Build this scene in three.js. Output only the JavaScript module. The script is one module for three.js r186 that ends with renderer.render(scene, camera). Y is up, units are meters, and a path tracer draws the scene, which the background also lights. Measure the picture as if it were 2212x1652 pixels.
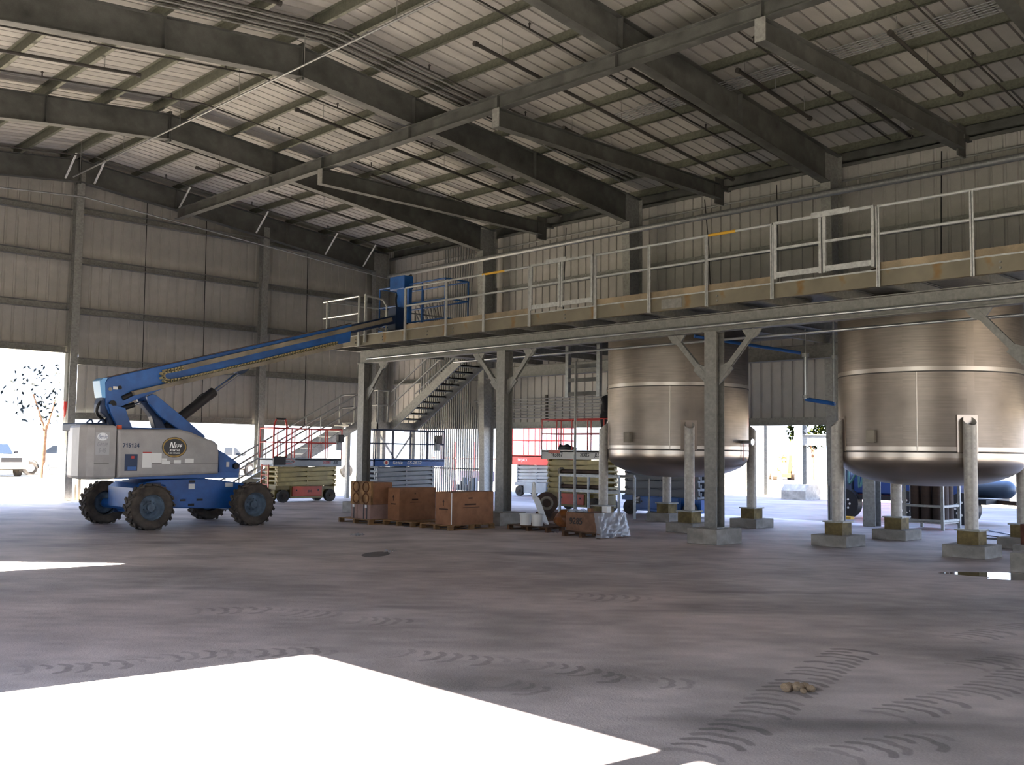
import * as THREE from 'three';
import { mergeGeometries } from 'three/addons/utils/BufferGeometryUtils.js';
import { RoundedBoxGeometry } from 'three/addons/geometries/RoundedBoxGeometry.js';
import { TextGeometry } from 'three/addons/geometries/TextGeometry.js';
import { MarchingCubes } from 'three/addons/objects/MarchingCubes.js';
import { FontLoader } from 'three/addons/loaders/FontLoader.js';

/* ---------- camera, sky, sun, exposure ---------- */
const scene = new THREE.Scene();
const V = (x, y, z) => new THREE.Vector3(x, y, z);
const FOCAL = 2166.5, YAW = 0.772125, PITCH = 0.0692433, ROLL = 0.0129342, EYE = V(0, 1.6, 0);
const camF = V(Math.sin(YAW) * Math.cos(PITCH), Math.sin(PITCH), -Math.cos(YAW) * Math.cos(PITCH));
const camR0 = V(Math.cos(YAW), 0, Math.sin(YAW)), camU0 = camR0.clone().cross(camF);
const camR = camR0.clone().multiplyScalar(Math.cos(ROLL)).addScaledVector(camU0, Math.sin(ROLL));
const camU = camU0.clone().multiplyScalar(Math.cos(ROLL)).addScaledVector(camR0, -Math.sin(ROLL));
const camera = new THREE.PerspectiveCamera(2 * Math.atan(826 / FOCAL) * 180 / Math.PI, 2212 / 1652, 0.1, 2000);
camera.position.copy(EYE);
camera.quaternion.setFromRotationMatrix(new THREE.Matrix4().makeBasis(camR, camU, camF.clone().negate()));
scene.add(camera);

const toSun = V(-1, 0.79, -0.12).normalize();
/* hazy clear sky: pale at the horizon, bluer overhead, a broad glow towards the sun */
{
  const w = 512, h = 256, d = new Uint8Array(w * h * 4);
  for (let j = 0; j < h; j++) for (let i = 0; i < w; i++) {
    const el = ((j + 0.5) / h - 0.5) * Math.PI, az = ((i + 0.5) / w - 0.5) * 2 * Math.PI;
    const dir = V(Math.cos(el) * Math.cos(az), Math.sin(el), Math.cos(el) * Math.sin(az));
    const k = Math.pow(Math.max(0, 1 - Math.max(0, dir.y)), 2.2), glow = Math.pow(Math.max(0, dir.dot(toSun)), 5) * 0.35;
    const c = [0.30 + 0.36 * k + glow, 0.44 + 0.34 * k + glow, 0.80 + 0.2 * k + glow * 0.9], o = 4 * (j * w + i);
    for (let n = 0; n < 3; n++) d[o + n] = Math.min(255, 255 * c[n]); d[o + 3] = 255;
  }
  const s = new THREE.DataTexture(d, w, h); s.mapping = THREE.EquirectangularReflectionMapping; s.magFilter = THREE.LinearFilter; s.colorSpace = THREE.LinearSRGBColorSpace; s.needsUpdate = true;
  scene.background = s; scene.environment = s; scene.backgroundIntensity = scene.environmentIntensity = 1.15;
}
const sun = new THREE.DirectionalLight(0xfffaf2, 25);
sun.position.copy(toSun).multiplyScalar(80).add(V(11, 0, -12));
sun.target.position.set(11, 0, -12);
sun.castShadow = true;
Object.assign(sun.shadow.camera, { left: -45, right: 45, top: 45, bottom: -45, near: 1, far: 200 });
sun.shadow.mapSize.set(4096, 4096);
scene.add(sun, sun.target);
const renderer = new THREE.WebGLRenderer({ antialias: true });
renderer.toneMapping = THREE.LinearToneMapping;
renderer.toneMappingExposure = 6.2;
renderer.shadowMap.enabled = true;

/* ---------- helpers ---------- */
let seed = 7;
const rnd = () => { seed = (seed * 1664525 + 1013904223) >>> 0; return seed / 4294967296; };
const rr = (a, b) => a + (b - a) * rnd();
/* a photograph pixel and one known coordinate of what it shows give a point */
function at(px, py, k) {
  const d = camF.clone().addScaledVector(camR, (px - 1106) / FOCAL).addScaledVector(camU, -(py - 826) / FOCAL);
  const a = 'x' in k ? 'x' : 'y' in k ? 'y' : 'z';
  return EYE.clone().addScaledVector(d, (k[a] - EYE[a]) / d[a]);
}
const taken = {};
const numbered = (n) => { taken[n] = (taken[n] ?? -1) + 1; return taken[n] ? n + '_' + String(taken[n]).padStart(3, '0') : n; };
function tag(o, label, category, group, kind) {
  if (label) o.userData.label = label;
  if (category) o.userData.category = category;
  if (group) o.userData.group = group;
  if (kind) o.userData.kind = kind;
  return o;
}
function thing(name, label, category, pos = [0, 0, 0], group, turn = 0) {
  const o = new THREE.Group(); o.name = numbered(name); o.position.set(...pos); o.rotation.y = turn;
  o.off = turn ? V(0, 0, 0) : V(...pos); scene.add(o); return tag(o, label, category, group);
}
function struct(name, pos = [0, 0, 0]) {
  const o = new THREE.Group(); o.name = name; o.position.set(...pos); o.off = V(...pos); scene.add(o); o.userData.kind = 'structure'; return o;
}
const offOf = (o) => { for (; o; o = o.parent) if (o.off) return o.off; return V(0, 0, 0); };
function boxUV(g) {
  const p = g.attributes.position, n = g.attributes.normal, uv = new Float32Array(p.count * 2);
  for (let i = 0; i < p.count; i++) {
    const ax = Math.abs(n.getX(i)), ay = Math.abs(n.getY(i)), az = Math.abs(n.getZ(i));
    if (ay >= ax && ay >= az) { uv[2 * i] = p.getX(i); uv[2 * i + 1] = p.getZ(i); }
    else if (ax >= az) { uv[2 * i] = p.getZ(i); uv[2 * i + 1] = p.getY(i); }
    else { uv[2 * i] = p.getX(i); uv[2 * i + 1] = p.getY(i); }
  }
  g.setAttribute('uv', new THREE.BufferAttribute(uv, 2));
  return g;
}
const M4 = () => new THREE.Matrix4();
class MB {
  constructor() { this.g = []; }
  add(g, m) {
    g = g.index ? g.toNonIndexed() : g;
    for (const k of Object.keys(g.attributes)) if (!['position', 'normal', 'uv'].includes(k)) g.deleteAttribute(k);
    if (m) g.applyMatrix4(m);
    this.g.push(g); return this;
  }
  box(x0, x1, y0, y1, z0, z1) {
    return this.add(new THREE.BoxGeometry(Math.abs(x1 - x0), Math.abs(y1 - y0), Math.abs(z1 - z0)), M4().makeTranslation((x0 + x1) / 2, (y0 + y1) / 2, (z0 + z1) / 2));
  }
  rbox(x0, x1, y0, y1, z0, z1, r = 0.02, s = 2) {
    return this.add(new RoundedBoxGeometry(x1 - x0, y1 - y0, z1 - z0, s, r), M4().makeTranslation((x0 + x1) / 2, (y0 + y1) / 2, (z0 + z1) / 2));
  }
  /* box whose length runs from a to b, h along up, w across; shifted dy along up and ds across */
  bar(a, b, h, w, up = V(0, 1, 0), dy = 0, ds = 0) {
    const d = b.clone().sub(a), L = d.length(); d.normalize();
    let s = d.clone().cross(up); if (s.lengthSq() < 1e-6) s = d.clone().cross(V(1, 0, 0)); s.normalize();
    const u = s.clone().cross(d);
    const c = a.clone().add(b).multiplyScalar(0.5).addScaledVector(u, dy).addScaledVector(s, ds);
    return this.add(new THREE.BoxGeometry(L, h, w), M4().makeBasis(d, u, s).setPosition(c));
  }
  ibeam(a, b, h, w, tf = 0.014, tw = 0.01, up) {
    this.bar(a, b, h - 2 * tf, tw, up); this.bar(a, b, tf, w, up, h / 2 - tf / 2); return this.bar(a, b, tf, w, up, -h / 2 + tf / 2);
  }
  cyl(a, b, r, n = 10, r2 = r, open = false) {
    const d = b.clone().sub(a), L = d.length();
    const q = new THREE.Quaternion().setFromUnitVectors(V(0, 1, 0), d.normalize());
    return this.add(new THREE.CylinderGeometry(r2, r, L, n, 1, open), M4().makeRotationFromQuaternion(q).setPosition(a.clone().add(b).multiplyScalar(0.5)));
  }
  tube(pts, r, n = 8, seg = 0, closed = false) {
    return this.add(new THREE.TubeGeometry(new THREE.CatmullRomCurve3(pts, closed, 'centripetal'), seg || pts.length * 6, r, n, closed));
  }
  pipe(pts, r, n = 8) { for (let i = 0; i + 1 < pts.length; i++) this.cyl(pts[i], pts[i + 1], r, n); for (let i = 1; i + 1 < pts.length; i++) this.add(new THREE.SphereGeometry(r * 1.02, n, 6), M4().makeTranslation(pts[i].x, pts[i].y, pts[i].z)); return this; }
  /* outline of [x, y] pairs between z0 and z1 */
  slab(pts, z0, z1, bevel = 0, holes) {
    const s = new THREE.Shape(pts.map((p) => new THREE.Vector2(p[0], p[1])));
    if (holes) for (const h of holes) s.holes.push(h);
    const g = new THREE.ExtrudeGeometry(s, { depth: z1 - z0 - 2 * bevel, bevelEnabled: bevel > 0, bevelThickness: bevel, bevelSize: bevel, bevelOffset: -bevel, bevelSegments: 2 });
    return this.add(g, M4().makeTranslation(0, 0, z0 + bevel));
  }
  build(name, mat, parent, opt = {}) {
    const g = this.g.length > 1 ? mergeGeometries(this.g) : this.g[0];
    if (!opt.keepUV) boxUV(g);
    const o = offOf(parent); if (o.lengthSq()) g.translate(-o.x, -o.y, -o.z);
    return mesh(name, g, mat, parent);
  }
}
function mesh(name, g, mat, parent) {
  const m = new THREE.Mesh(g, mat); m.castShadow = m.receiveShadow = true;
  m.name = parent && parent !== scene ? name : numbered(name); (parent ?? scene).add(m); return m;
}
const nb = () => new MB();
function copy(o, pos, turn = 0, label, group) {
  const c = o.clone(); c.name = numbered(o.name.replace(/_\d{3}$/, '')); c.userData = { ...o.userData }; c.position.set(...pos); c.rotation.y = turn;
  if (label) c.userData.label = label; if (group) c.userData.group = group; scene.add(c); return c;
}
/* value noise */
const hash = (x, y) => { let h = (x * 374761393 + y * 668265263) | 0; h = Math.imul(h ^ (h >>> 13), 1274126177); return ((h ^ (h >>> 16)) >>> 0) / 4294967296; };
function vn(x, y, per = 0) {
  const xi = Math.floor(x), yi = Math.floor(y), fx = x - xi, fy = y - yi, u = fx * fx * (3 - 2 * fx), v = fy * fy * (3 - 2 * fy);
  const w = per ? (a) => ((a % per) + per) % per : (a) => a;
  const a = hash(w(xi), w(yi)), b = hash(w(xi + 1), w(yi)), c = hash(w(xi), w(yi + 1)), d = hash(w(xi + 1), w(yi + 1));
  return a + (b - a) * u + (c - a) * v + (a - b - c + d) * u * v;
}
function tex(n, fn, srgb = true, rep = 1) {
  const d = new Uint8Array(n * n * 4);
  for (let j = 0; j < n; j++) for (let i = 0; i < n; i++) { const c = fn(i / n, j / n); const k = 4 * (j * n + i); d[k] = c[0]; d[k + 1] = c[1]; d[k + 2] = c[2]; d[k + 3] = 255; }
  const t = new THREE.DataTexture(d, n, n); t.wrapS = t.wrapT = THREE.RepeatWrapping; t.magFilter = THREE.LinearFilter; t.minFilter = THREE.LinearMipmapLinearFilter; t.generateMipmaps = true;
  t.repeat.set(rep, rep); if (srgb) t.colorSpace = THREE.SRGBColorSpace; t.needsUpdate = true; return t;
}
const fb = (u, v, f, o = 4) => { let s = 0, a = 0.5, t = 0; for (let i = 0; i < o; i++) { s += a * vn(u * f, v * f, f); t += a; a *= 0.55; f *= 2; } return s / t; };
/* grey mottling around white: multiplies a material's own colour */
const mottle = (amt, f, rep, tint = [1, 1, 1]) => tex(256, (u, v) => { const n = 255 * (1 - amt * (1.6 * fb(u, v, f) - 0.3 + 0.25 * hash(u * 9999 | 0, v * 9999 | 0))); return tint.map((t) => Math.max(0, Math.min(255, n * t))); }, true, rep);
const mottleTex = mottle(0.28, 6, 0.5), galvTex = mottle(0.16, 24, 1.0), dirtTex = mottle(0.4, 8, 0.9);
const grainBump = tex(256, (u, v) => { const n = 255 * (0.6 * fb(u, v, 24) + 0.4 * hash(u * 4096 | 0, v * 4096 | 0)); return [n, n, n]; }, false, 2);
const mat = (hex, o = {}) => new THREE.MeshStandardMaterial({ color: hex, roughness: 0.6, metalness: 0, ...o });
const canvasTex = (w, h, draw) => {
  const c = document.createElement('canvas'); c.width = w; c.height = h; const x = c.getContext('2d'); draw(x, w, h);
  const t = new THREE.CanvasTexture(c); t.colorSpace = THREE.SRGBColorSpace; return t;
};
const M = {
  roof: mat(0xb3b0a9, { map: mottle(0.14, 5, 0.35), roughness: 0.5 }),
  wall: mat(0xbdbab3, { map: mottle(0.12, 5, 0.4), roughness: 0.5 }),
  frame: mat(0x6a6b66, { map: mottleTex, roughness: 0.6 }),
  purlin: mat(0x767869, { map: galvTex, roughness: 0.45, metalness: 0.35 }),
  galv: mat(0x9fa1a0, { map: galvTex, roughness: 0.42, metalness: 0.5 }),
  galvDull: mat(0xa6a6a0, { map: galvTex, roughness: 0.55, metalness: 0.2 }),
  rusty: mat(0x918974, { map: tex(256, (u, v) => { const n = fb(u, v, 5), r = Math.max(0, fb(u + 0.3, v + 0.7, 9) - 0.6) * 4; const b = 205 + 60 * (n - 0.5); return [b, b - 40 * r, b - 100 * r]; }, true, 0.45), roughness: 0.6, metalness: 0.2 }),
  mezz: mat(0x84837d, { map: galvTex, roughness: 0.55, metalness: 0.15 }),
  rail: mat(0xb7b9b6, { map: galvTex, roughness: 0.45, metalness: 0.2 }),
  tan: mat(0x9d8c70, { map: mottleTex, roughness: 0.7 }),
  pipe: mat(0xb9bcbc, { roughness: 0.3, metalness: 0.75 }),
  pipeDark: mat(0x3f3c38, { roughness: 0.6 }),
  stainless: mat(0xa0968b, { map: tex(512, (u, v) => { const n = 215 + 45 * (fb(u, v, 6) - 0.5) + 40 * (vn(u * 8, v * 256, 256) - 0.5) * vn(u * 4, v * 4, 4); return [n, n, n]; }, true, 0.4), roughness: 0.46, metalness: 0.92 }),
  stainSmooth: mat(0xa0968c, { roughness: 0.32, metalness: 0.95 }),
  weld: mat(0xb5ada3, { roughness: 0.36, metalness: 0.85 }),
  legSteel: mat(0xb4afa6, { map: galvTex, roughness: 0.5, metalness: 0.25 }),
  spacer: mat(0x8f7c4c, { map: dirtTex, roughness: 0.8 }),
  concrete: mat(0x9f9a92, { map: mottle(0.2, 8, 0.9), bumpMap: grainBump, bumpScale: 0.004, roughness: 0.9 }),
  blue: mat(0x2463b0, { map: mottle(0.22, 6, 0.6), roughness: 0.42 }),
  blueLight: mat(0x6fb1ea, { roughness: 0.35 }),
  blueDark: mat(0x1b3050, { roughness: 0.5 }),
  hood: mat(0xa3a19f, { map: mottle(0.12, 6, 0.5), roughness: 0.5 }),
  beige: mat(0x8f8778, { map: mottleTex, roughness: 0.7 }),
  black: mat(0x17171a, { roughness: 0.55 }),
  rubber: mat(0x5c5349, { map: dirtTex, roughness: 0.95 }),
  rubberGrey: mat(0x55534f, { map: dirtTex, roughness: 0.95 }),
  chrome: mat(0xb8bcc2, { roughness: 0.15, metalness: 1 }),
  rim: mat(0x6f8496, { map: dirtTex, roughness: 0.6 }),
  white: mat(0xdadad6, { roughness: 0.5 }),
  sticker: mat(0xdfe0dd, { roughness: 0.45 }),
  cream: mat(0xb9a768, { map: mottle(0.2, 6, 0.6), roughness: 0.5 }),
  creamDark: mat(0x8f7d3d, { map: mottle(0.2, 6, 0.6), roughness: 0.5 }),
  orange: mat(0xc9481c, { map: mottle(0.2, 6, 0.6), roughness: 0.45 }),
  redRail: mat(0xb5332a, { roughness: 0.45 }),
  skyRed: mat(0xd8302a, { roughness: 0.45 }),
  greyPaint: mat(0x9aa2a8, { map: mottle(0.15, 6, 0.6), roughness: 0.5 }),
  carton: mat(0x96694a, { map: mottle(0.14, 10, 0.8), roughness: 0.9 }),
  cartonPink: mat(0x9c8074, { map: mottle(0.12, 10, 0.8), roughness: 0.9 }),
  pulp: mat(0xae8456, { map: dirtTex, roughness: 0.95 }),
  pulpDark: mat(0x7a4a22, { map: dirtTex, roughness: 0.95 }),
  wood: mat(0x9a7448, { map: tex(256, (u, v) => { const n = 210 + 60 * (vn(u * 6, v * 64, 64) - 0.5) + 30 * (fb(u, v, 8) - 0.5); return [n, n, n]; }, true, 1.2), roughness: 0.85 }),
  oldWood: mat(0x6a4c34, { map: dirtTex, roughness: 0.9 }),
  ink: mat(0x3a2418, { roughness: 0.9 }),
  yellow: mat(0xc79a2b, { roughness: 0.6 }),
  rust: mat(0x6b4030, { map: dirtTex, roughness: 0.9 }),
  rustBright: mat(0xb0562a, { map: dirtTex, roughness: 0.9 }),
  brown: mat(0x4b3527, { map: dirtTex, roughness: 0.7 }),
  glass: mat(0x20262e, { roughness: 0.08 }),
  wrap: new THREE.MeshPhysicalMaterial({ color: 0xdfe4ec, roughness: 0.18, transmission: 0.75, thickness: 0, ior: 1.4, side: THREE.DoubleSide }),
  carWhite: mat(0xe4e4e4, { roughness: 0.3 }),
  carRed: mat(0x8e1d1d, { roughness: 0.3 }),
  tractor: mat(0xe0662a, { roughness: 0.5 }),
  water: mat(0x4c4640, { roughness: 0.03 }),
  clod: mat(0x7d6a55, { bumpMap: grainBump, bumpScale: 0.01, roughness: 1 }),
};
const font = await new FontLoader().loadAsync('fonts/droid/droid_sans_bold.typeface.json');
/* raised lettering: starts at p, runs along dir, height h */
function lettering(str, h, p, dir, mate, parent, name = 'lettering', squeeze = 1, slant = 0) {
  const g = new TextGeometry(str, { font, size: h, depth: 0.004, curveSegments: 3 });
  if (slant) g.applyMatrix4(M4().set(1, slant, 0, 0, 0, 1, 0, 0, 0, 0, 1, 0, 0, 0, 0, 1));
  g.scale(squeeze, 1, 1);
  const d = dir.clone().normalize();
  return nb().add(g, M4().makeBasis(d, V(0, 1, 0), d.clone().cross(V(0, 1, 0))).setPosition(p)).build(name, mate, parent);
}

/* ---------- ground and floor ---------- */
const RX = 11.1, WEST = -0.45, EAST = 22.75, NORTH = -30.2, SOUTH = 7.2;
const roofY = (x) => 10.24 - 0.1 * Math.abs(x - RX);          // underside of the roof sheets
{
  const g = new THREE.PlaneGeometry(500, 500); g.rotateX(-Math.PI / 2); boxUV(g);
  const o = mesh('ground', g, mat(0xb5a893, { map: mottle(0.25, 12, 0.05), roughness: 1 }), scene); o.position.y = -0.06; o.userData.kind = 'structure';
}
{
  const g = new THREE.PlaneGeometry(120, 200); g.rotateX(-Math.PI / 2); boxUV(g);
  const o = mesh('unseen_dark_ground', g, mat(0x55583a, { map: mottle(0.35, 16, 0.2), roughness: 1 }), scene); o.position.set(-61.2, -0.05, -12); o.userData.kind = 'structure';  // unseen dark ground, added to cut light bounced in through the west doorways
}
/* dirt tracked over the slab by tyres, drawn in metres */
const TRACKS = [];
function track(pxs, w, dark, lug = 0.13) { TRACKS.push({ p: pxs.map(([x, y]) => at(x, y, { y: 0 })), w, dark, lug }); }
track([[1505, 1625], [1570, 1590], [1640, 1545], [1690, 1500], [1740, 1470], [1800, 1430], [1850, 1405]], 0.34, 0.6);
track([[1930, 1545], [2020, 1520], [2120, 1495], [2230, 1450]], 0.34, 0.5);
track([[1830, 1630], [1930, 1610], [2060, 1600]], 0.3, 0.5);
track([[2090, 1380], [2150, 1365], [2230, 1350]], 0.34, 0.35);
track([[2100, 1440], [2230, 1420]], 0.34, 0.35);
track([[60, 1447], [200, 1440], [300, 1430], [420, 1415], [560, 1410], [720, 1404]], 0.3, 0.42);
track([[880, 1412], [960, 1420], [1050, 1428], [1130, 1432]], 0.34, 0.4);
track([[1100, 1480], [1160, 1495]], 0.3, 0.3);
track([[1180, 1440], [1260, 1452], [1340, 1468], [1490, 1478]], 0.3, 0.45);
track([[430, 1320], [560, 1318], [660, 1325], [720, 1330]], 0.4, 0.32);
track([[780, 1340], [880, 1345]], 0.4, 0.3);
track([[1250, 1288], [1330, 1292], [1400, 1296]], 0.5, 0.3);
function trackMask(n, x0, z0, w, h) {
  const c = document.createElement('canvas'); c.width = c.height = n; const g = c.getContext('2d');
  g.fillStyle = '#000'; g.fillRect(0, 0, n, n); g.scale(n / w, n / h); g.translate(-x0, -z0); g.lineCap = 'round';
  for (const t of TRACKS) {
    const crv = new THREE.CatmullRomCurve3(t.p), L = crv.getLength(), k = Math.max(2, Math.round(L / t.lug)), s0 = seed;
    for (let i = 0; i <= k; i++) {
      const u = i / k, p = crv.getPointAt(u), d = crv.getTangentAt(u), a = t.dark * rr(0.35, 1);
      for (const s of [-1, 1]) {
        if (rnd() < 0.15) continue;
        g.strokeStyle = `rgba(255,255,255,${a})`; g.lineWidth = t.lug * rr(0.3, 0.5);
        const ox = -d.z * s, oz = d.x * s;
        g.beginPath(); g.moveTo(p.x + ox * 0.02, p.z + oz * 0.02);
        g.quadraticCurveTo(p.x + ox * t.w * 0.3 + d.x * 0.03, p.z + oz * t.w * 0.3 + d.z * 0.03, p.x + ox * t.w * 0.5 - d.x * 0.06, p.z + oz * t.w * 0.5 - d.z * 0.06); g.stroke();
      }
    }
    seed = s0;
  }
  const oil = at(812, 1197, { y: 0 });
  g.fillStyle = 'rgba(255,255,255,.95)'; g.beginPath(); g.ellipse(oil.x, oil.z, 0.42, 0.2, -0.7, 0, 7); g.fill();
  return g.getImageData(0, 0, n, n).data;
}
function slabTex(n, x0, z0, w, h, tone = 1) {
  const m = trackMask(n, x0, z0, w, h), d = new Uint8Array(n * n * 4);
  for (let j = 0; j < n; j++) for (let i = 0; i < n; i++) {
    const x = x0 + (i + 0.5) / n * w, z = z0 + (j + 0.5) / n * h;
    const u = (x + z) * 0.707, v = (x - z) * 0.707;                 // sweeping and traffic run along the hall's diagonal
    const big = vn(x * 0.22 + 9, z * 0.22 + 3), mid = vn(u * 0.5 + 40, v * 1.5 + 40), mid2 = vn(x * 1.9 + 70, z * 1.9), sm = vn(u * 5 + 90, v * 9 + 20), fine = hash((x * 140) | 0, (z * 140 + 999) | 0);
    let k = 0.72 + 0.2 * big + 0.16 * (mid - 0.5) + 0.14 * (mid2 - 0.5) + 0.1 * (sm - 0.5) + 0.06 * (fine - 0.5);
    const warm = vn(x * 0.35 + 200, z * 0.35 + 77);
    const blot = Math.max(0, vn(u * 0.8 + 7, v * 2.6 + 300) - 0.72) * 1.6; k -= blot * 0.35;
    k *= tone * (1 - 0.5 * m[4 * (j * n + i)] / 255);
    const o = 4 * (j * n + i);
    d[o] = Math.min(255, 206 * k * (1 + 0.02 * warm)); d[o + 1] = Math.min(255, 197 * k * (1 - 0.015 * warm)); d[o + 2] = Math.min(255, 197 * k * (1 - 0.04 * warm)); d[o + 3] = 255;
  }
  const t = new THREE.DataTexture(d, n, n); t.magFilter = THREE.LinearFilter; t.colorSpace = THREE.SRGBColorSpace; t.needsUpdate = true; return t;
}
function slabMesh(name, x0, x1, z0, z1, n, parent, tone) {
  const g = new THREE.BoxGeometry(x1 - x0, 0.2, z1 - z0).toNonIndexed(); g.translate((x0 + x1) / 2, -0.1, (z0 + z1) / 2);
  const p = g.attributes.position, uv = g.attributes.uv;
  for (let i = 0; i < p.count; i++) uv.setXY(i, (p.getX(i) - x0) / (x1 - x0), (p.getZ(i) - z0) / (z1 - z0));
  const b = grainBump.clone(); b.repeat.set((x1 - x0) * 0.8, (z1 - z0) * 0.8); b.needsUpdate = true;
  return mesh(name, g, new THREE.MeshStandardMaterial({ map: slabTex(n, x0, z0, x1 - x0, z1 - z0, tone), bumpMap: b, bumpScale: 0.006, roughness: 0.72 }), parent);
}
{
  const f = struct('floor');
  slabMesh('concrete_slab', -0.65, 14.35, -15.2, 0.8, 2048, f);
  slabMesh('concrete_slab', 14.35, 22.95, -30.35, 0.8, 1024, f);
  slabMesh('outdoor_slab', 22.97, 34.3, -30.35, 0.8, 1024, f, 0.66);                 // same concrete outside the wall line, shade painted in to keep it from clipping
  slabMesh('concrete_slab', -0.65, 14.35, -30.35, -15.2, 1024, f);
  slabMesh('concrete_slab', -0.65, 22.95, 0.8, 7.4, 256, f);
}

/* ---------- shell ---------- */
function wallPanelGeo(w, h) {                                       // ribbed sheet, ribs to the outside (+z), face at z = 0
  const s = [], t = 0.004, rib = 0.03;
  const top = []; const n = 3, p = w / n;
  for (let i = 0; i < n; i++) { const x = i * p; top.push([x, 0], [x + p - 0.085, 0], [x + p - 0.065, rib], [x + p - 0.02, rib]); }
  top.push([w, 0]);
  for (const q of top) s.push(new THREE.Vector2(q[0], q[1] - 0));
  for (const q of top.slice().reverse()) s.push(new THREE.Vector2(q[0], q[1] + t));
  const g = new THREE.ExtrudeGeometry(new THREE.Shape(s), { depth: h, bevelEnabled: false });
  g.rotateX(-Math.PI / 2);                                          // (x, rib, h) -> x, h up, rib towards -z
  return g;
}
const PW = 0.915, panelCache = {};
function wallPanel(parent, x, z, y0, y1, turn) {
  const h = Math.round((y1 - y0) * 100) / 100; const k = h.toFixed(2);
  if (!panelCache[k]) panelCache[k] = boxUV(wallPanelGeo(PW, h));
  const m = mesh('wall_panel', panelCache[k], M.wall, parent); m.position.set(x, y0, z); m.rotation.y = turn; return m;
}
const OPEN = 2.42;                                                  // the sheets start here, below it the walls are still open
{
  const w = struct('wall_north');
  for (let x = WEST; x < EAST - 0.1; x += PW) {
    const door = x + PW / 2 > 5.2 && x + PW / 2 < 11.0;
    const top = roofY(Math.abs(x - RX) > Math.abs(x + PW - RX) ? x : x + PW);
    wallPanel(w, x, NORTH, door ? 4.32 : OPEN, Math.round(top * 100) / 100, 0);
  }
  const girt = (x0, x1, y) => nb().box(x0, x1, y, y + 0.2, NORTH + 0.01, NORTH + 0.03).box(x0, x1, y, y + 0.012, NORTH + 0.02, NORTH + 0.22).box(x0, x1, y + 0.19, y + 0.2, NORTH + 0.02, NORTH + 0.22).box(x0, x1, y, y + 0.03, NORTH + 0.21, NORTH + 0.22).build('girt', M.galvDull, w);
  for (const y of [4.02, 5.5, 7.0, 8.5]) { girt(11.3, 17.25, y); girt(17.5, 22.6, y); }
  for (const y of [4.32, 5.58, 7.05, 8.38]) { girt(5.1, 11.05, y); girt(-0.3, 4.8, y); }
  for (const [x0, x1] of [[11.3, 17.25], [17.5, 22.6], [-0.3, 4.8]]) girt(x0, x1, OPEN - 0.02);
  nb().box(11.0, 11.08, 0, 4.32, NORTH - 0.02, NORTH + 0.2).build('door_jamb', M.white, w);
  for (const x of [4.95, 11.17, 17.37]) { nb().ibeam(V(x, 0, NORTH + 0.29), V(x, roofY(x) - 0.55, NORTH + 0.29), 0.26, 0.22, 0.012, 0.01, V(0, 0, 1)).box(x - 0.16, x + 0.16, 0, 0.02, NORTH + 0.1, NORTH + 0.46).build('wind_column', M.galvDull, w); }
  for (const x of [13.35, 15.35, 19.2, 8.6]) nb().cyl(V(x, x === 8.6 ? 4.4 : OPEN, NORTH + 0.17), V(x - 0.06, roofY(x) - 0.75, NORTH + 0.17), 0.012, 6).build('sag_rod', M.black, w);
  nb().bar(V(WEST, roofY(WEST) - 0.06, NORTH - 0.05), V(RX, roofY(RX) - 0.06, NORTH - 0.05), 0.34, 0.03).bar(V(RX, roofY(RX) - 0.06, NORTH - 0.05), V(EAST, roofY(EAST) - 0.06, NORTH - 0.05), 0.34, 0.03).build('rake_trim', M.wall, w);
}
{
  const w = struct('wall_east');
  for (let z = NORTH; z < SOUTH - 0.1; z += PW) wallPanel(w, EAST, z + PW, OPEN - 0.05, 9.06, Math.PI / 2 * -1).position.z = z;
  const girt = (z0, z1, y) => nb().box(EAST - 0.03, EAST - 0.01, y, y + 0.2, z0, z1).box(EAST - 0.22, EAST - 0.02, y, y + 0.012, z0, z1).box(EAST - 0.22, EAST - 0.21, y, y + 0.03, z0, z1).build('girt', M.galvDull, w);
  const fz = [-29.7, -24.0, -17.9, -11.75, -5.65, 0.5, 6.9];
  for (let i = 0; i + 1 < fz.length; i++) for (const y of [OPEN - 0.06, 4.0, 5.4, 6.85]) girt(fz[i] + 0.12, fz[i + 1] - 0.12, y);
  for (let i = 0; i + 1 < fz.length; i++) nb().box(EAST - 0.3, EAST - 0.02, 8.7, 8.72, fz[i], fz[i + 1]).box(EAST - 0.06, EAST - 0.02, 8.72, 9.05, fz[i], fz[i + 1]).box(EAST - 0.3, EAST - 0.28, 8.62, 8.72, fz[i], fz[i + 1]).build('eave_strut', M.frame, w);
  nb().box(EAST - 0.12, EAST + 0.05, OPEN, 9.12, NORTH - 0.06, NORTH + 0.1).build('corner_trim', M.wall, w);
}
{
  /* west wall: behind the camera's left shoulder, with the doorways the sun comes through */
  const w = struct('wall_west');
  const X0 = WEST - 0.12, X1 = WEST, T = roofY(WEST) + 0.02;
  const bx = (z0, z1, y0, y1) => nb().box(X0, X1, y0, y1, z0, z1).build('wall_sheet', M.wall, w);
  bx(-14.4, -7.39, 0, T); bx(-7.39, -4.0, 3.96, T); bx(-4.0, -3.74, 0, T); bx(-3.74, -0.5, 3.96, T); bx(-0.5, SOUTH, 0, T); bx(-16.6, -14.4, 5.1, T); bx(NORTH, -16.6, 0, T);
  nb().slab([[14.5, 5.12], [16.6, 5.12], [16.6, 3.3]].map(([a, b]) => [a, b]), X0, X1).g.forEach((g) => {
    g.rotateY(Math.PI / 2); const m = nb(); m.add(g).build('corner_sheet', M.wall, w);
  });
}
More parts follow.
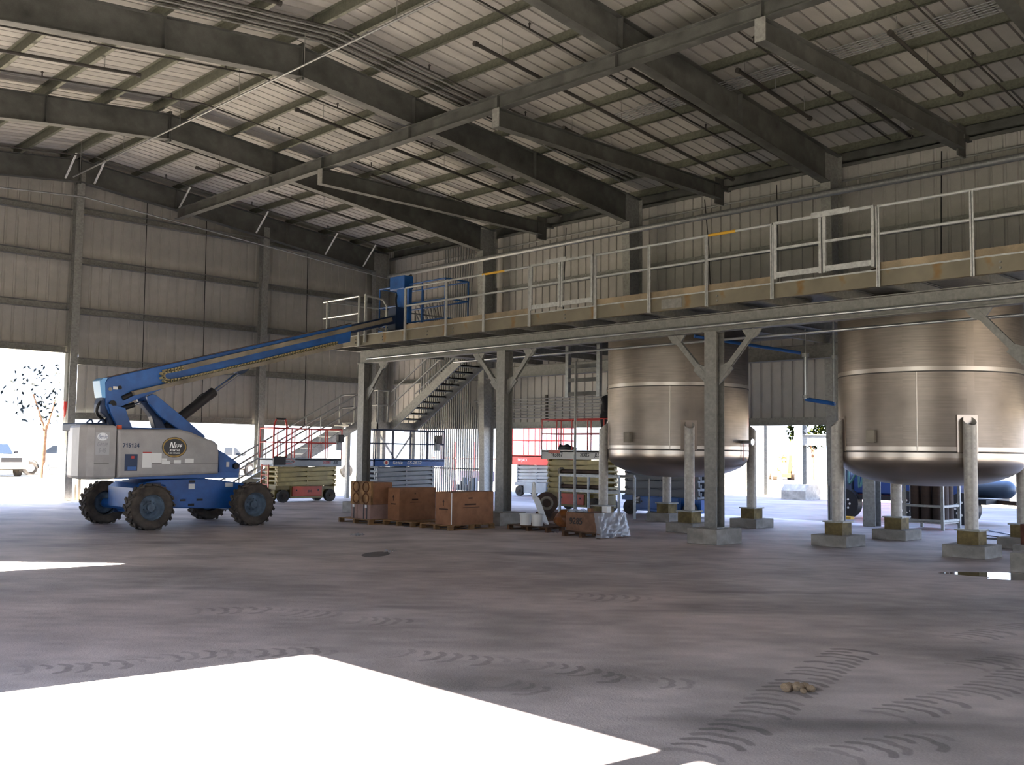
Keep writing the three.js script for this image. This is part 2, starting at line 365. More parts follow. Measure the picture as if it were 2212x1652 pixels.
{
  const w = struct('wall_south');
  const sh = (x0, x1, y0) => nb().box(x0, x1, y0, 10.2, SOUTH, SOUTH + 0.12).build('wall_sheet', M.wall, w);
  sh(WEST - 0.1, 9.5, 0); sh(9.5, 21.5, 3.7); sh(21.5, EAST + 0.1, 0);
}
{
  const c = struct('ceiling');
  const RW = 0.61, L = 11.8;
  const H = RW / 2, prof = [[0, 0.07], [0.012, 0.07], [0.024, 0], [H - 0.024, 0], [H - 0.012, 0.07], [H + 0.012, 0.07], [H + 0.024, 0], [RW - 0.024, 0], [RW - 0.012, 0.07], [RW, 0.07]];
  const sh = new THREE.Shape([...prof.map((p) => new THREE.Vector2(p[0], p[1])), ...prof.slice().reverse().map((p) => new THREE.Vector2(p[0], p[1] + 0.012))]);
  const g0 = new THREE.ExtrudeGeometry(sh, { depth: L, bevelEnabled: false });
  const make = (sgn) => { const g = g0.clone(); const d = V(sgn, -0.1, 0).normalize(); g.applyMatrix4(M4().makeBasis(V(0, 0, -sgn), V(0, 1, 0), d)); return boxUV(g); };
  const gE = make(1), gW = make(-1);
  for (let z = NORTH - 0.05; z < SOUTH; z += RW) {
    const a = mesh('roof_panel', gE, M.roof, c); a.position.set(RX, roofY(RX), z + RW);
    const b = mesh('roof_panel', gW, M.roof, c); b.position.set(RX, roofY(RX), z);
  }
  nb().box(RX - 0.3, RX + 0.3, roofY(RX) + 0.05, roofY(RX) + 0.1, NORTH - 0.1, SOUTH + 0.1).build('ridge_cap', M.roof, c);
  const offs = [0.42, 1.72, 3.08, 4.45, 5.82, 7.2, 8.56, 9.92, 11.2];
  for (const s of [-1, 1]) for (const o of offs) {
    const x = RX + s * o, y = roofY(x);
    nb().box(x - 0.004, x + 0.004, y - 0.215, y - 0.003, NORTH, SOUTH).box(x, x + s * -0.075, y - 0.22, y - 0.212, NORTH, SOUTH).box(x - s * 0.075, x - s * 0.071, y - 0.22, y - 0.195, NORTH, SOUTH).box(x, x + s * 0.07, y - 0.012, y - 0.004, NORTH, SOUTH).build('purlin', M.purlin, c);
  }
}

/* ---------- rigid frames ---------- */
const FZ = [-29.8, -24.0, -17.9, -11.75, -5.65, 0.55];
const topY = (x) => 10.02 - 0.1 * Math.abs(x - RX);
const botY = (x) => { const d = Math.abs(x - RX); return d < 3 ? 9.38 - 0.1 * d : 9.08 - (d - 3) * 0.119; };
function rigidFrame(z, label, west = true) {
  const f = thing('rigid_frame', label, 'steel frame', [RX, 0, z], 'rigid steel frames of the hall');
  for (const s of [-1, 1]) {
    const X = (d) => RX + s * d, m = nb(), e = 11.35;
    const P = [[0, topY(RX)], [10.74, topY(X(10.74))], [10.74, botY(X(10.74))], [3, botY(X(3))], [0, botY(RX)]].map(([d, y]) => [X(d), y]);
    m.slab(P, z - 0.006, z + 0.006);
    m.bar(V(X(0), topY(RX), z), V(X(e), topY(X(e)), z), 0.016, 0.22);
    m.bar(V(X(0), botY(RX), z), V(X(3), botY(X(3)), z), 0.018, 0.24); m.bar(V(X(3), botY(X(3)), z), V(X(10.75), botY(X(10.75)), z), 0.018, 0.24);
    const r = m.build('rafter', M.frame, f);
    for (const d of [0.02, 3, 7]) nb().box(X(d) - 0.01, X(d) + 0.01, botY(X(d)) - (d < 1 ? 0.06 : 0), topY(X(d)) + (d < 1 ? 0.08 : 0), z - 0.115, z + 0.115).build('splice_plate', M.frame, r);
    if (s < 0 && !west) continue;
    const c = nb(), yb = botY(X(10.75)), xi0 = X(10.98), xi1 = X(10.75), xo = X(e);
    c.slab([[xi0, 0], [xo, 0], [xo, topY(xo)], [xi1, topY(xo)], [xi1, yb]], z - 0.006, z + 0.006);
    c.bar(V(xi0, 0, z), V(xi1, yb, z), 0.016, 0.26, V(1, 0, 0)); c.bar(V(xo, 0, z), V(xo, topY(xo), z), 0.016, 0.24, V(1, 0, 0));
    c.box(Math.min(xi0, xo) - 0.08, Math.max(xi0, xo) + 0.08, 0, 0.025, z - 0.18, z + 0.18);
    c.build('column', M.galvDull, f);
  }
  return f;
}
rigidFrame(FZ[0], 'grey tapered steel frame standing against the ribbed end wall');
rigidFrame(FZ[1], 'grey tapered steel frame next to the end wall, its rafter above the stair');
rigidFrame(FZ[2], 'grey tapered steel frame with a bundle of conduits beside its rafter');
rigidFrame(FZ[3], 'grey tapered steel frame whose column stands between the two tanks');
rigidFrame(FZ[4], 'grey tapered steel frame over the tank by the puddle', false);
rigidFrame(FZ[5], 'grey tapered steel frame nearest the open doorway');
{
  /* pale flange braces of the end frame */
  for (const d of [-0.42, 0.42, 3.08, 5.82, 8.56, 10.2]) {
    const x = RX + d, o = thing('flange_brace', 'short pale angle brace from purlin to end frame rafter', 'brace', [x, roofY(x) - 0.2, -28.95], 'flange braces along the end rafter');
    nb().bar(V(x, roofY(x) - 0.225, -28.95), V(x, botY(x) + 0.05, -29.72), 0.06, 0.01).bar(V(x, roofY(x) - 0.225, -28.95), V(x, botY(x) + 0.05, -29.72), 0.01, 0.06).build('angle', M.white, o);
  }
  const s = thing('strut_beam', 'long grey steel beam running under the rafters along the hall', 'beam', [14.09, 8.89, -11]);
  nb().ibeam(V(14.09, 8.89, -29.6), V(14.09, 8.89, 6), 0.31, 0.2, 0.016, 0.01).build('beam', M.frame, s);
  for (const z of [-24, -21.46, -17.9, -14.94, -11.75, -8.65, -5.65]) nb().box(14.0, 14.18, 8.75, 9.03, z - 0.006, z + 0.006).build('stiffener', M.frame, s);
  const labels = ['short dark hoist beam hung below the strut beam above the stair side', 'short dark hoist beam hung between the frames over the tank with the side valve', 'short dark hoist beam hung over the tank by the puddle'];
  [-21.46, -14.94, -8.65].forEach((z, i) => {
    const b = thing('hoist_beam', labels[i], 'beam', [14.0, 8.54, z], 'hoist beams over the tanks');
    nb().ibeam(V(13.98, 8.54, z), V(22.05, 8.54, z), 0.4, 0.2, 0.018, 0.012).build('beam', M.frame, b);
    nb().box(13.97, 13.99, 8.34, 8.74, z - 0.1, z + 0.1).build('end_plate', M.galvDull, b);
    nb().box(21.9, 22.3, 8.2, 8.9, z - 0.02, z + 0.02).box(22.2, 22.6, 8.62, 8.72, z - 0.05, z + 0.05).build('wall_bracket', M.frame, b);
  });
}

/* ---------- mezzanine ---------- */
const MX = 15.45, CX = 14.6, DECK = 4.45, MZ0 = -21.93, MZ1 = 2.0;
const COLZ = [-21.35, -16.1, -10.55, -5.0];
{
  const m = thing('mezzanine_deck', 'long galvanized steel mezzanine deck along the tanks with a channel edge', 'mezzanine', [CX, 4.2, MZ0]);
  const holes = [[18.3, -14.35], [18.05, -8.3]].map(([x, z]) => { const h = new THREE.Path(); h.absarc(x, -z, 0.5, 0, Math.PI * 2, true); return h; });
  const sh = new THREE.Shape([[CX, -MZ1], [21.6, -MZ1], [21.6, 22.9], [18.6, 22.9], [18.6, -MZ0], [CX, -MZ0]].map((p) => new THREE.Vector2(...p))); sh.holes.push(...holes);
  const g = new THREE.ExtrudeGeometry(sh, { depth: 0.03, bevelEnabled: false, curveSegments: 16 }); g.rotateX(-Math.PI / 2);
  nb().add(g, M4().makeTranslation(0, DECK - 0.035, 0)).build('deck_plate', M.mezz, m);
  nb().box(CX - 0.008, CX + 0.008, 4.2, DECK, MZ0, MZ1).box(CX, CX + 0.09, 4.2, 4.212, MZ0, MZ1).box(CX - 0.012, CX + 0.09, DECK - 0.012, DECK, MZ0, MZ1).build('edge_channel', M.rusty, m);
  nb().box(CX - 0.016, CX - 0.006, DECK - 0.014, DECK + 0.01, MZ0, MZ1).build('nosing_angle', M.rail, m);
  nb().box(CX, 18.6, 4.2, DECK - 0.04, MZ0, MZ0 + 0.012).box(CX, 18.6, 4.2, 4.212, MZ0, MZ0 + 0.09).build('end_channel', M.mezz, m);
  for (let z = MZ0 + 1.16; z < MZ1; z += 1.16) {
    let x1 = 21.5; for (const [tx, tz] of [[18.35, -13.55], [18.05, -7.72], [18.1, -1.9]]) if (Math.abs(z - tz) < 1.75) x1 = 16.5;
    nb().ibeam(V(CX + 0.02, 4.3, z), V(x1, 4.3, z), 0.2, 0.1, 0.008, 0.006).build('joist', M.mezz, m);
  }
  for (const p of [[-20.6], [-19.5], [-17.8], [-16.9], [-13.5], [-9.9], [-5.2]]) for (const dy of [4.27, 4.35]) nb().cyl(V(CX - 0.03, dy, p[0]), V(CX, dy, p[0]), 0.018, 6).build('bolt', M.mezz, m);
  nb().box(CX - 0.02, CX - 0.005, 4.23, 4.4, -11.1, -10.65).build('splice_plate', M.mezz, m);
  for (const [a, b] of [[MZ0, -10.9], [-10.9, MZ1]]) nb().ibeam(V(MX, 4.02, a + (a === MZ0 ? 0.35 : 0)), V(MX, 4.02, b), 0.33, 0.2, 0.016, 0.01).build('girder', M.mezz, m);
  nb().ibeam(V(21.2, 4.02, MZ0 - 0.9), V(21.2, 4.02, MZ1), 0.33, 0.2, 0.016, 0.01).build('girder', M.mezz, m);
}
const colNames = ['galvanized mezzanine column beside the stacked cartons', 'galvanized mezzanine column between the cartons and the plastic wrapped crate', 'galvanized mezzanine column in front of the tank with the side valve', 'galvanized mezzanine column past the puddle side tank'];
COLZ.forEach((z, i) => {
  const c = thing('mezzanine_column', colNames[i], 'column', [MX, 0.3, z], 'mezzanine columns');
  nb().ibeam(V(MX, 0.3, z), V(MX, 3.85, z), 0.26, 0.26, 0.014, 0.01, V(1, 0, 0)).build('column', M.mezz, c);
  nb().box(MX - 0.18, MX + 0.18, 0.28, 0.3, z - 0.18, z + 0.18).box(MX - 0.14, MX + 0.14, 3.835, 3.853, z - 0.14, z + 0.14).build('base_plate', M.mezz, c);
  for (const s of i === 0 ? [1] : [-1, 1]) {
    const k = nb().bar(V(MX, 3.02, z + s * 0.16), V(MX, 3.82, z + s * 0.88), 0.1, 0.02).bar(V(MX - 0.05, 3.02, z + s * 0.16), V(MX - 0.05, 3.82, z + s * 0.88), 0.1, 0.012).build('knee_brace', M.mezz, c);
    nb().slab([[0.0, 2.88], [0.2, 3.06], [0.3, 3.16], [0.2, 3.28], [0, 3.2]].map(([a, b]) => [a, b]), -0.02, 0.02).g.forEach((g) => { g.rotateY(-Math.PI / 2 * s); nb().add(g, M4().makeTranslation(MX - 0.03, 0, z + s * 0.13)).build('gusset', M.mezz, k); });
    nb().slab([[0.62, 3.84], [1.02, 3.84], [0.92, 3.7], [0.76, 3.64]], -0.02, 0.02).g.forEach((g) => { g.rotateY(-Math.PI / 2 * s); nb().add(g, M4().makeTranslation(MX - 0.03, 0, z)).build('gusset', M.mezz, k); });
  }
  const p = nb().rbox(MX - 0.4, MX + 0.4, 0, 0.28, z - 0.32, z + 0.32, 0.012).build('concrete_pedestal', M.concrete, scene);
  tag(p, 'concrete block under ' + ['the mezzanine column by the cartons', 'the mezzanine column by the wrapped crate', 'the mezzanine column in front of the tank with the side valve', 'the mezzanine column past the puddle side tank'][i], 'pedestal', 'mezzanine column pedestals');
});
/* guard rails: z of the posts, in sections broken by the gates */
function guardRail(zs, label, opt = {}) {
  const g = thing('guard_rail', label, 'railing', [CX - 0.02, DECK, zs[0]], 'mezzanine guard rails');
  const X = CX - 0.045, a = zs[0] - (opt.lead ?? 0), b = zs[zs.length - 1];
  for (const z of zs) nb().box(X - 0.028, X + 0.028, 4.2 - 0.02, 5.42, z - 0.005, z + 0.005).box(X - 0.028, X - 0.02, 4.2 - 0.02, 5.42, z - 0.03, z + 0.03).build('post', M.rail, g);
  nb().cyl(V(X, 5.43, a), V(X, 5.43, b), 0.024, 8).build('top_rail', opt.bright ? M.pipe : M.rail, g);
  nb().cyl(V(X, 5.0, a), V(X, 5.0, b), 0.024, 8).build('mid_rail', opt.bright ? M.pipe : M.rail, g);
  if (!opt.bare) nb().box(X + 0.02, X + 0.03, DECK + 0.01, DECK + 0.115, a, b).build('toe_board', opt.toe ?? M.tan, g);
  if (opt.tape) nb().cyl(V(X, 5.43, opt.tape[0]), V(X, 5.43, opt.tape[1]), 0.027, 8).build('yellow_tape', M.yellow, g);
  return g;
}
guardRail([-21.82, -20.42], 'short bright guard rail at the mezzanine end left of the boom', { bright: true, lead: 0.2, bare: true });
guardRail([-18.57, -17.09, -15.84, -14.45], 'guard rail between the boom and the first swing gate', { tape: [-15.9, -15.2] });
guardRail([-12.66, -11.35, -10.09, -8.79], 'guard rail between the two swing gates over the tank with the side valve', { tape: [-10.05, -9.5] });
guardRail([-6.96, -5.56, -4.2, -2.8, -1.4], 'guard rail past the second swing gate over the tank by the puddle');
{
  const g = thing('end_railing', 'guard rail across the end of the mezzanine deck behind the boom tip', 'railing', [CX, DECK, MZ0 + 0.03]);
  for (const x of [14.66, 15.6, 16.5, 17.5, 18.5]) nb().box(x - 0.025, x + 0.025, DECK, 5.42, MZ0 + 0.02, MZ0 + 0.04).build('post', M.rail, g);
  for (const y of [5.43, 5.0]) nb().cyl(V(14.6, y, MZ0 + 0.03), V(18.5, y, MZ0 + 0.03), 0.022, 8).build(y > 5.2 ? 'top_rail' : 'mid_rail', M.rail, g);
  const s = thing('open_gate', 'narrow swing gate standing open beside the boom tip', 'gate', [CX, DECK, -20.15]);
  nb().box(CX - 0.07, CX - 0.01, DECK - 0.2, 5.45, -20.19, -20.15).build('gate_post', M.rail, s);
  nb().pipe([V(CX - 0.02, 5.42, -20.17), V(CX + 0.45, 5.36, -20.12), V(CX + 0.55, 5.2, -20.1), V(CX + 0.55, 4.55, -20.1), V(CX - 0.02, 4.75, -20.17)], 0.022).build('leaf', M.rail, s);
}
function gate(z0, z1, label, plateFrom, plateTo) {
  const g = thing('swing_gate', label, 'gate', [CX - 0.06, DECK + 0.05, (z0 + z1) / 2], 'double swing gates of the mezzanine');
  const X = CX - 0.075, mid = (z0 + z1) / 2;
  for (const [a, b] of [[z0 + 0.05, mid - 0.015], [mid + 0.015, z1 - 0.05]]) {
    const l = nb();
    for (const z of [a + 0.022, b - 0.022]) l.box(X - 0.02, X + 0.02, DECK + 0.05, 5.45, z - 0.022, z + 0.022);
    l.box(X - 0.018, X + 0.018, 5.405, 5.45, a, b).box(X - 0.018, X + 0.018, 4.98, 5.02, a, b);
    const leaf = l.build('gate_leaf', M.rail, g);
    nb().box(X - 0.012, X + 0.012, DECK + 0.07, DECK + 0.16, a + 0.04, b - 0.04).build('kick_plate', M.rail, leaf);
  }
  nb().box(X - 0.035, X + 0.0, 5.4, 5.49, plateFrom, plateTo).build('latch_plate', M.rail, g);
  return g;
}
gate(-14.45, -12.66, 'closed double swing gate in the guard rail beside the cartons side', -13.95, -13.4);
gate(-8.79, -6.96, 'closed double swing gate in the guard rail over the gap between the tanks', -8.05, -7.4);

/* ---------- tanks ---------- */
function tankFooting(x, z, label, group, r = 0) {
  const f = thing('tank_footing', label, 'footing', [x, 0, z], group);
  nb().rbox(x - 0.36, x + 0.36, 0, 0.2, z - 0.34, z + 0.34, 0.012).build('concrete_block', M.concrete, f);
  const s = nb().box(x - 0.17, x + 0.17, 0.2, 0.42, z - 0.17, z + 0.17).build('spacer_box', r ? M.rust : M.spacer, f);
  nb().box(x - 0.2, x + 0.2, 0.42, 0.445, z - 0.2, z + 0.2).build('bearing_plate', M.galvDull, s);
}
function tank(cx, cz, label, which, valve) {
  const t = thing('process_tank', label, 'tank', [cx, 0.445, cz], 'stainless process tanks'), R = 1.56;
  const lathe = (pts, n = 72) => new THREE.LatheGeometry(pts.map((p) => new THREE.Vector2(...p)), n);
  const tr = M4().makeTranslation(cx, 0, cz);
  nb().add(lathe([[R, 1.69], [R, 3.04]]), tr.clone()).build('lower_shell', M.stainless, t);
  nb().add(lathe([[R, 3.04], [R, 4.3], [R - 0.1, 4.38], [0.01, 4.4]]), tr.clone()).build('upper_shell', M.stainless, t);
  const hp = []; for (let i = 0; i <= 14; i++) { const a = i / 14 * Math.PI / 2; hp.push([Math.max(0.001, R * Math.pow(Math.sin(a), 0.8)), 1.69 - 0.12 - 0.48 * Math.cos(a)]); }
  hp.push([R, 1.62], [R, 1.69]);
  nb().add(lathe(hp), tr.clone()).build('dished_bottom', M.stainSmooth, t);
  for (const [y, h] of [[3.04, 0.012], [1.69, 0.012]]) nb().add(lathe([[R, y - h], [R + 0.006, y], [R, y + h]]), tr.clone()).build('weld_seam', M.pipeDark, t);
  for (const [y0, y1] of [[3.05, 3.12], [1.71, 1.78], [1.6, 1.67]]) nb().add(lathe([[R + 0.002, y0], [R + 0.002, y1]]), tr.clone()).build('polished_band', M.weld, t);
  const ang = Math.atan2(-cx, -cz) + Math.PI;                               // side turned to the hall
  const va = (d) => { const a = Math.atan2(cz - EYE.z, cx - EYE.x) + Math.PI + d; return [cx + Math.cos(a) * R, cz + Math.sin(a) * R]; };
  const [sx, sz] = va(which ? 0.12 : 0.1); nb().cyl(V(sx, 1.7, sz), V(sx, 3.03, sz), 0.012, 6).build('vertical_weld', M.weld, t);
  const [bx, bz] = va(which ? 0.62 : 0.72);
  nb().rbox(bx - 0.09, bx + 0.02, 1.84, 2.06, bz - 0.08, bz + 0.08, 0.01).build('instrument_box', M.beige, t);
  for (const [sx2, sz2] of [[-1, -1], [-1, 1], [1, -1], [1, 1]]) {
    const lx = cx + sx2 * 1.17, lz = cz + sz2 * 1.17, ux = sx2 * 0.7071, uz = sz2 * 0.7071;
    const leg = new THREE.CylinderGeometry(0.105, 0.105, 1.85, 20, 1, true), p = leg.attributes.position;
    for (let i = 0; i < p.count; i++) { if (p.getY(i) > 0) { const o = (p.getX(i) * ux + p.getZ(i) * uz); p.setY(i, 0.925 - (o + 0.105) * 0.75); } }
    leg.computeVertexNormals();
    const l = nb().add(leg, M4().makeTranslation(lx, 0.445 + 0.925, lz)).build('leg', M.legSteel, t);
    const yaw = Math.atan2(ux, uz), pad = new THREE.BoxGeometry(0.34, 0.62, 0.02); pad.rotateY(yaw);
    nb().add(pad, M4().makeTranslation(cx + ux * (R + 0.004), 2.0, cz + uz * (R + 0.004))).build('leg_pad', M.stainSmooth, l);
  }
  const mz = cz - 0.8 + (which ? 0.22 : 0), mx = which ? 18.05 : 18.3;
  const mw = nb().cyl(V(mx, 4.38, which ? -8.3 : -14.35), V(mx, 5.02, which ? -8.3 : -14.35), 0.36, 20).build('manway', M.rust, t);
  nb().cyl(V(mx, 5.02, which ? -8.3 : -14.35), V(mx, 5.1, which ? -8.3 : -14.35), 0.45, 20).build('manway_lid', M.brown, mw);
  if (valve) {
    const [wx, wz] = va(-1.12); const v = V(wx - 0.08, 1.88, wz + 0.04);
    nb().cyl(V(wx + 0.1, 1.88, wz), v, 0.03, 8).cyl(v.clone().add(V(0, 0, -0.14)), v.clone().add(V(0, 0, 0.2)), 0.035, 8).cyl(v.clone().add(V(0, 0, 0.2)), v.clone().add(V(0, 0.0, 0.24)), 0.07, 10).build('sample_valve', M.pipe, t);
    nb().cyl(v.clone().add(V(0, -0.03, 0)), v.clone().add(V(0, -0.4, 0)), 0.012, 6).build('valve_hose', M.redRail, t);
  }
  return t;
}
tank(18.4, -13.55, 'tall stainless steel tank on four pipe legs behind a mezzanine column', 0, true);
tank(18.05, -7.72, 'large stainless steel tank on four pipe legs by the floor puddle', 1, false);
for (const [cx, cz, n, w] of [[18.4, -13.55, 'the tank behind the mezzanine column', 'footings of the tank with the side valve'], [18.05, -7.72, 'the tank by the floor puddle', 'footings of the tank by the puddle']])
  for (const sx of [-1, 1]) for (const sz of [-1, 1]) tankFooting(cx + sx * 1.17, cz + sz * 1.17, 'footing under the ' + (sx < 0 ? 'hall side' : 'wall side') + ' leg ' + (sz < 0 ? 'toward' : 'away from') + ' the stair, ' + n, w);
{
  const f = thing('rusty_base_box', 'rust brown steel box on a dark concrete pad beside the tank by the puddle', 'base', [17.95, 0, -5.85]);
  nb().rbox(17.65, 18.35, 0, 0.18, -6.2, -5.5, 0.01).build('pad', M.concrete, f);
  nb().box(17.75, 18.2, 0.18, 0.52, -6.1, -5.62).build('box', M.rust, f);
  nb().box(17.74, 17.748, 0.24, 0.44, -6.02, -5.72).build('rust_patch', M.rustBright, f);
}

/* ---------- piping and conduit ---------- */
{
  const bay = (z) => z < -24 ? 'in the roof bay against the end wall' : z < -17.9 ? 'in the second roof bay from the end wall' : z < -11.75 ? 'in the third roof bay from the end wall' : 'in the roof bay above the puddle';
  const line = (name, label, cat, pts, r, m, group, n = 8) => { const o = nb().pipe(pts, r, n).build(name, m, scene); return tag(o, label, cat, group); };
  line('overhead_pipe', 'long bright steel pipe along the wall above the mezzanine railing', 'pipe', [V(21.6, 7.8, -28.5), V(21.6, 7.8, 2)], 0.08, M.galv, null, 12);
  line('conduit_run', 'thin grey conduit run on the wall just above the bright overhead pipe', 'conduit', [V(22.6, 8.32, -28), V(22.6, 8.32, 2)], 0.03, M.galvDull);
  line('girder_pipe', 'thin bright pipe fixed along the face of the mezzanine girder', 'pipe', [V(MX - 0.14, 3.95, -21.1), V(MX - 0.14, 3.95, 2)], 0.026, M.pipe);
  line('under_deck_pipe', 'thin bright pipe hung under the mezzanine deck behind the girder', 'pipe', [V(16.45, 3.83, -19), V(16.45, 3.83, 1)], 0.026, M.pipe);
  line('blue_pipe', 'blue pipe sloping under the mezzanine deck between the tanks', 'pipe', [at(1500, 726, { x: 16.7 }), at(1728, 762, { x: 19 })], 0.035, M.blue);
  const u = thing('loop_pipe', 'U shaped hanging pipe loop between the two tanks', 'pipe', [18.6, 2.7, -10.4]);
  nb().pipe([V(18.6, 3.68, -10.48), V(18.6, 2.76, -10.48)], 0.04).build('drop_leg', M.pipe, u); nb().cyl(V(18.6, 3.68, -10.48), V(18.6, 4.41, -10.48), 0.012, 6).build('hanger', M.galvDull, u);
  nb().pipe([V(18.6, 2.76, -10.48), V(19.1, 2.68, -10.15), V(19.1, 2.68, -10.1)], 0.045).build('bottom_run', M.blue, u);
  nb().pipe([V(19.1, 2.68, -10.12), V(19.1, 4.41, -10.12)], 0.03).build('rise_leg', M.galv, u);
  nb().cyl(V(18.6, 3.62, -10.48), V(18.6, 3.7, -10.48), 0.075, 10).cyl(V(18.6, 2.78, -10.48), V(18.6, 2.84, -10.48), 0.07, 10).cyl(V(19.1, 3.6, -10.12), V(19.1, 3.67, -10.12), 0.06, 10).build('flange', M.galvDull, u);
  const RPX = at(620, 158, { y: 9.28 }).x;
  line('ridge_pipe', 'thin pale pipe hung along the roof ridge', 'pipe', [V(RPX, 9.28, -29), V(RPX, 9.28, 5)], 0.022, M.galv);
  for (const z of [-28.5, -25.6, -22.4, -19.6, -17, -14]) tag(nb().cyl(V(RPX, 9.28, z), V(RPX, 10.18, z), 0.008, 5).build('hanger_rod', M.galvDull, scene), 'thin hanger rod holding the ridge pipe', 'rod', 'hanger rods of the ridge pipe');
  line('slope_pipe', 'thin pale pipe sloping down along the end wall below the end rafter', 'pipe', [at(-20, 402, { z: -28.9 }), at(182, 425, { z: -28.9 }), at(838, 602, { z: -28.9 })], 0.022, M.galv);
  /* sprinkler branch lines follow the roof slope */
  for (const z of [-28.6, -25.6, -22.2, -19.6, -16.2, -13.2, -10.1, -7.2, -4.2]) {
    const o = thing('sprinkler_line', 'thin dark sprinkler pipe with heads ' + bay(z), 'pipe', [RX, 9.85, z], 'sprinkler branch lines');
    const yy = (x) => roofY(x) - 0.36;
    nb().pipe([V(0.6, yy(0.6), z), V(RX, yy(RX), z), V(21.8, yy(21.8), z)], 0.02, 6).build('pipe', M.pipeDark, o);
    for (let x = 1.6; x < 21.5; x += 2.9) { const h = nb().cyl(V(x, yy(x), z), V(x, yy(x) + 0.13, z), 0.014, 6).cyl(V(x, yy(x) + 0.1, z), V(x, yy(x) + 0.11, z), 0.035, 6).build('sprinkler_head', M.pipeDark, o); }
  }
  for (const [x0, x1, z] of [[-0.2, 8.9, -20.8], [-0.2, 7.2, -26.3], [3, 9.2, -15.6], [12.6, 21.8, -20.4], [12.9, 21.9, -14.4], [15.2, 21.7, -9.6], [13.2, 21.8, -26.6], [15.4, 21.8, -12.6], [17.1, 20.2, -7.9], [16.8, 19.6, -10.9], [17, 20.4, -15.8], [16.4, 19.8, -22.6]]) {
    const o = thing('branch_pipe', (x1 - x0 < 5 ? 'short' : 'long') + ' thick capped dark pipe ' + bay(z) + (x1 < 11 ? ', doorway side' : ', tank side'), 'pipe', [(x0 + x1) / 2, 9.4, z], 'capped roof pipes');
    const yy = (x) => roofY(x) - 0.42;
    nb().pipe([V(x0, yy(x0), z), V(x1, yy(x1), z)], 0.038, 8).build('pipe', M.pipeDark, o);
    for (const x of [x0, x1]) nb().cyl(V(x - 0.04, yy(x), z), V(x + 0.04, yy(x), z), 0.055, 8).build('end_cap', M.pipeDark, o);
    for (const u of [0.08, 0.5, 0.92]) { const x = x0 + (x1 - x0) * u; nb().cyl(V(x, yy(x), z), V(x, roofY(x) - 0.01, z), 0.007, 5).build('hanger', M.galvDull, o); }
  }
  const b = thing('conduit_bundle', 'bundle of dark conduits beside a rafter under the roof', 'conduit', [12, 9.7, -16.9]);
  for (let i = 0; i < 7; i++) { const z = -17.25 + i * 0.12, yy = (x) => roofY(x) - 0.27; nb().pipe([V(4, yy(4), z), V(RX, yy(RX), z), V(20.8, yy(20.8), z)], 0.018, 6).build('conduit', i % 2 ? M.pipeDark : M.galvDull, b); }
  const b2 = thing('roof_conduits', 'row of thin parallel conduits under the roof on the tank side', 'conduit', [17.6, 9.2, -8]);
  for (let i = 0; i < 6; i++) { const x = 17.35 + i * 0.085, y = roofY(x) - 0.26; nb().cyl(V(x, y, -14.6), V(x, y, 4), 0.013, 6).build('conduit', M.galv, b2); }
  /* conduit bank on the wall by the stair */
  const cb = thing('conduit_bank', 'bank of upright grey conduits running down the side wall to the floor by the stair', 'conduit', [22.4, 0, -26]);
  for (let i = 0; i < 30; i++) {
    const z = -27.6 + i * 0.107, top = i < 12 ? 6.6 + (i % 4) * 0.1 : i < 24 ? 8.6 : 3.2;
    const pts = i < 24 ? [V(22.42, 0, z), V(22.42, 5.9, z), V(22.42, top, z + (i - 16) * 0.03)] : [V(22.42, 0, z), V(22.42, 2.66 + (i - 24) * 0.0 + (29 - i) * 0.11, z)];
    nb().pipe(pts, 0.026, 6).build('conduit', M.galv, cb);
  }
  for (const y of [1.0, 2.55]) nb().box(22.44, 22.48, y, y + 0.05, -27.7, -24.4).build('strut_channel', M.galvDull, cb);
  for (let i = 0; i < 6; i++) nb().box(22.3, 22.5, 0.3, 0.5 + 0.12 * (i % 3), -25.5 + i * 0.14, -25.42 + i * 0.14).build('junction_box', M.greyPaint, cb);
  const hb = thing('conduit_rack', 'rack of level conduits along the wall behind the lifts', 'conduit', [22.3, 2.7, -22]);
  for (let i = 0; i < 7; i++) { const y = 2.68 + i * 0.1; nb().pipe([V(22.49, y, -24.3 - i * 0.1), V(22.49, y, -17.2)], 0.016, 6).build('conduit', M.galv, hb); }
  for (const z of [-21.6, -18.9]) nb().box(22.51, 22.57, 2.6, 3.4, z - 0.03, z + 0.03).build('strut_channel', M.pipeDark, hb);
  for (const [z, dz] of [[-20.9, 0.1], [-15.4, -0.1], [-13.4, 0], [-9.3, 0.05], [-6.7, 0.05]]) tag(nb().pipe([V(22.45, 4.6, z), V(22.45, 7.2, z + dz), V(22.4, 8.5, z + dz * 2)], 0.014, 5).build('wall_cable', M.black, scene), 'thin black cable hanging down the upper side wall', 'cable', 'wall cables above the mezzanine');
  /* hanging ladder shaped frame */
  const lf = thing('hanging_frame', 'ladder like steel frame hung under the mezzanine beside the tank with the side valve', 'frame', [18.5, 3, -16.4]);
  for (const z of [-16.98, -15.95]) nb().box(18.44, 18.54, 2.98, 4.41, z - 0.05, z + 0.05).build('upright', M.galv, lf);
  for (const y of [3.02, 3.36, 3.7]) nb().box(18.45, 18.53, y, y + 0.09, -16.98, -15.95).build('rung', M.frame, lf);
  const lp = tag(nb().cyl(V(18.3, 0, -16.55), V(18.3, 3.85, -16.55), 0.03, 8).build('drop_pipe', M.galvDull, scene), 'slim upright pipe in front of the hanging frame', 'pipe');
}

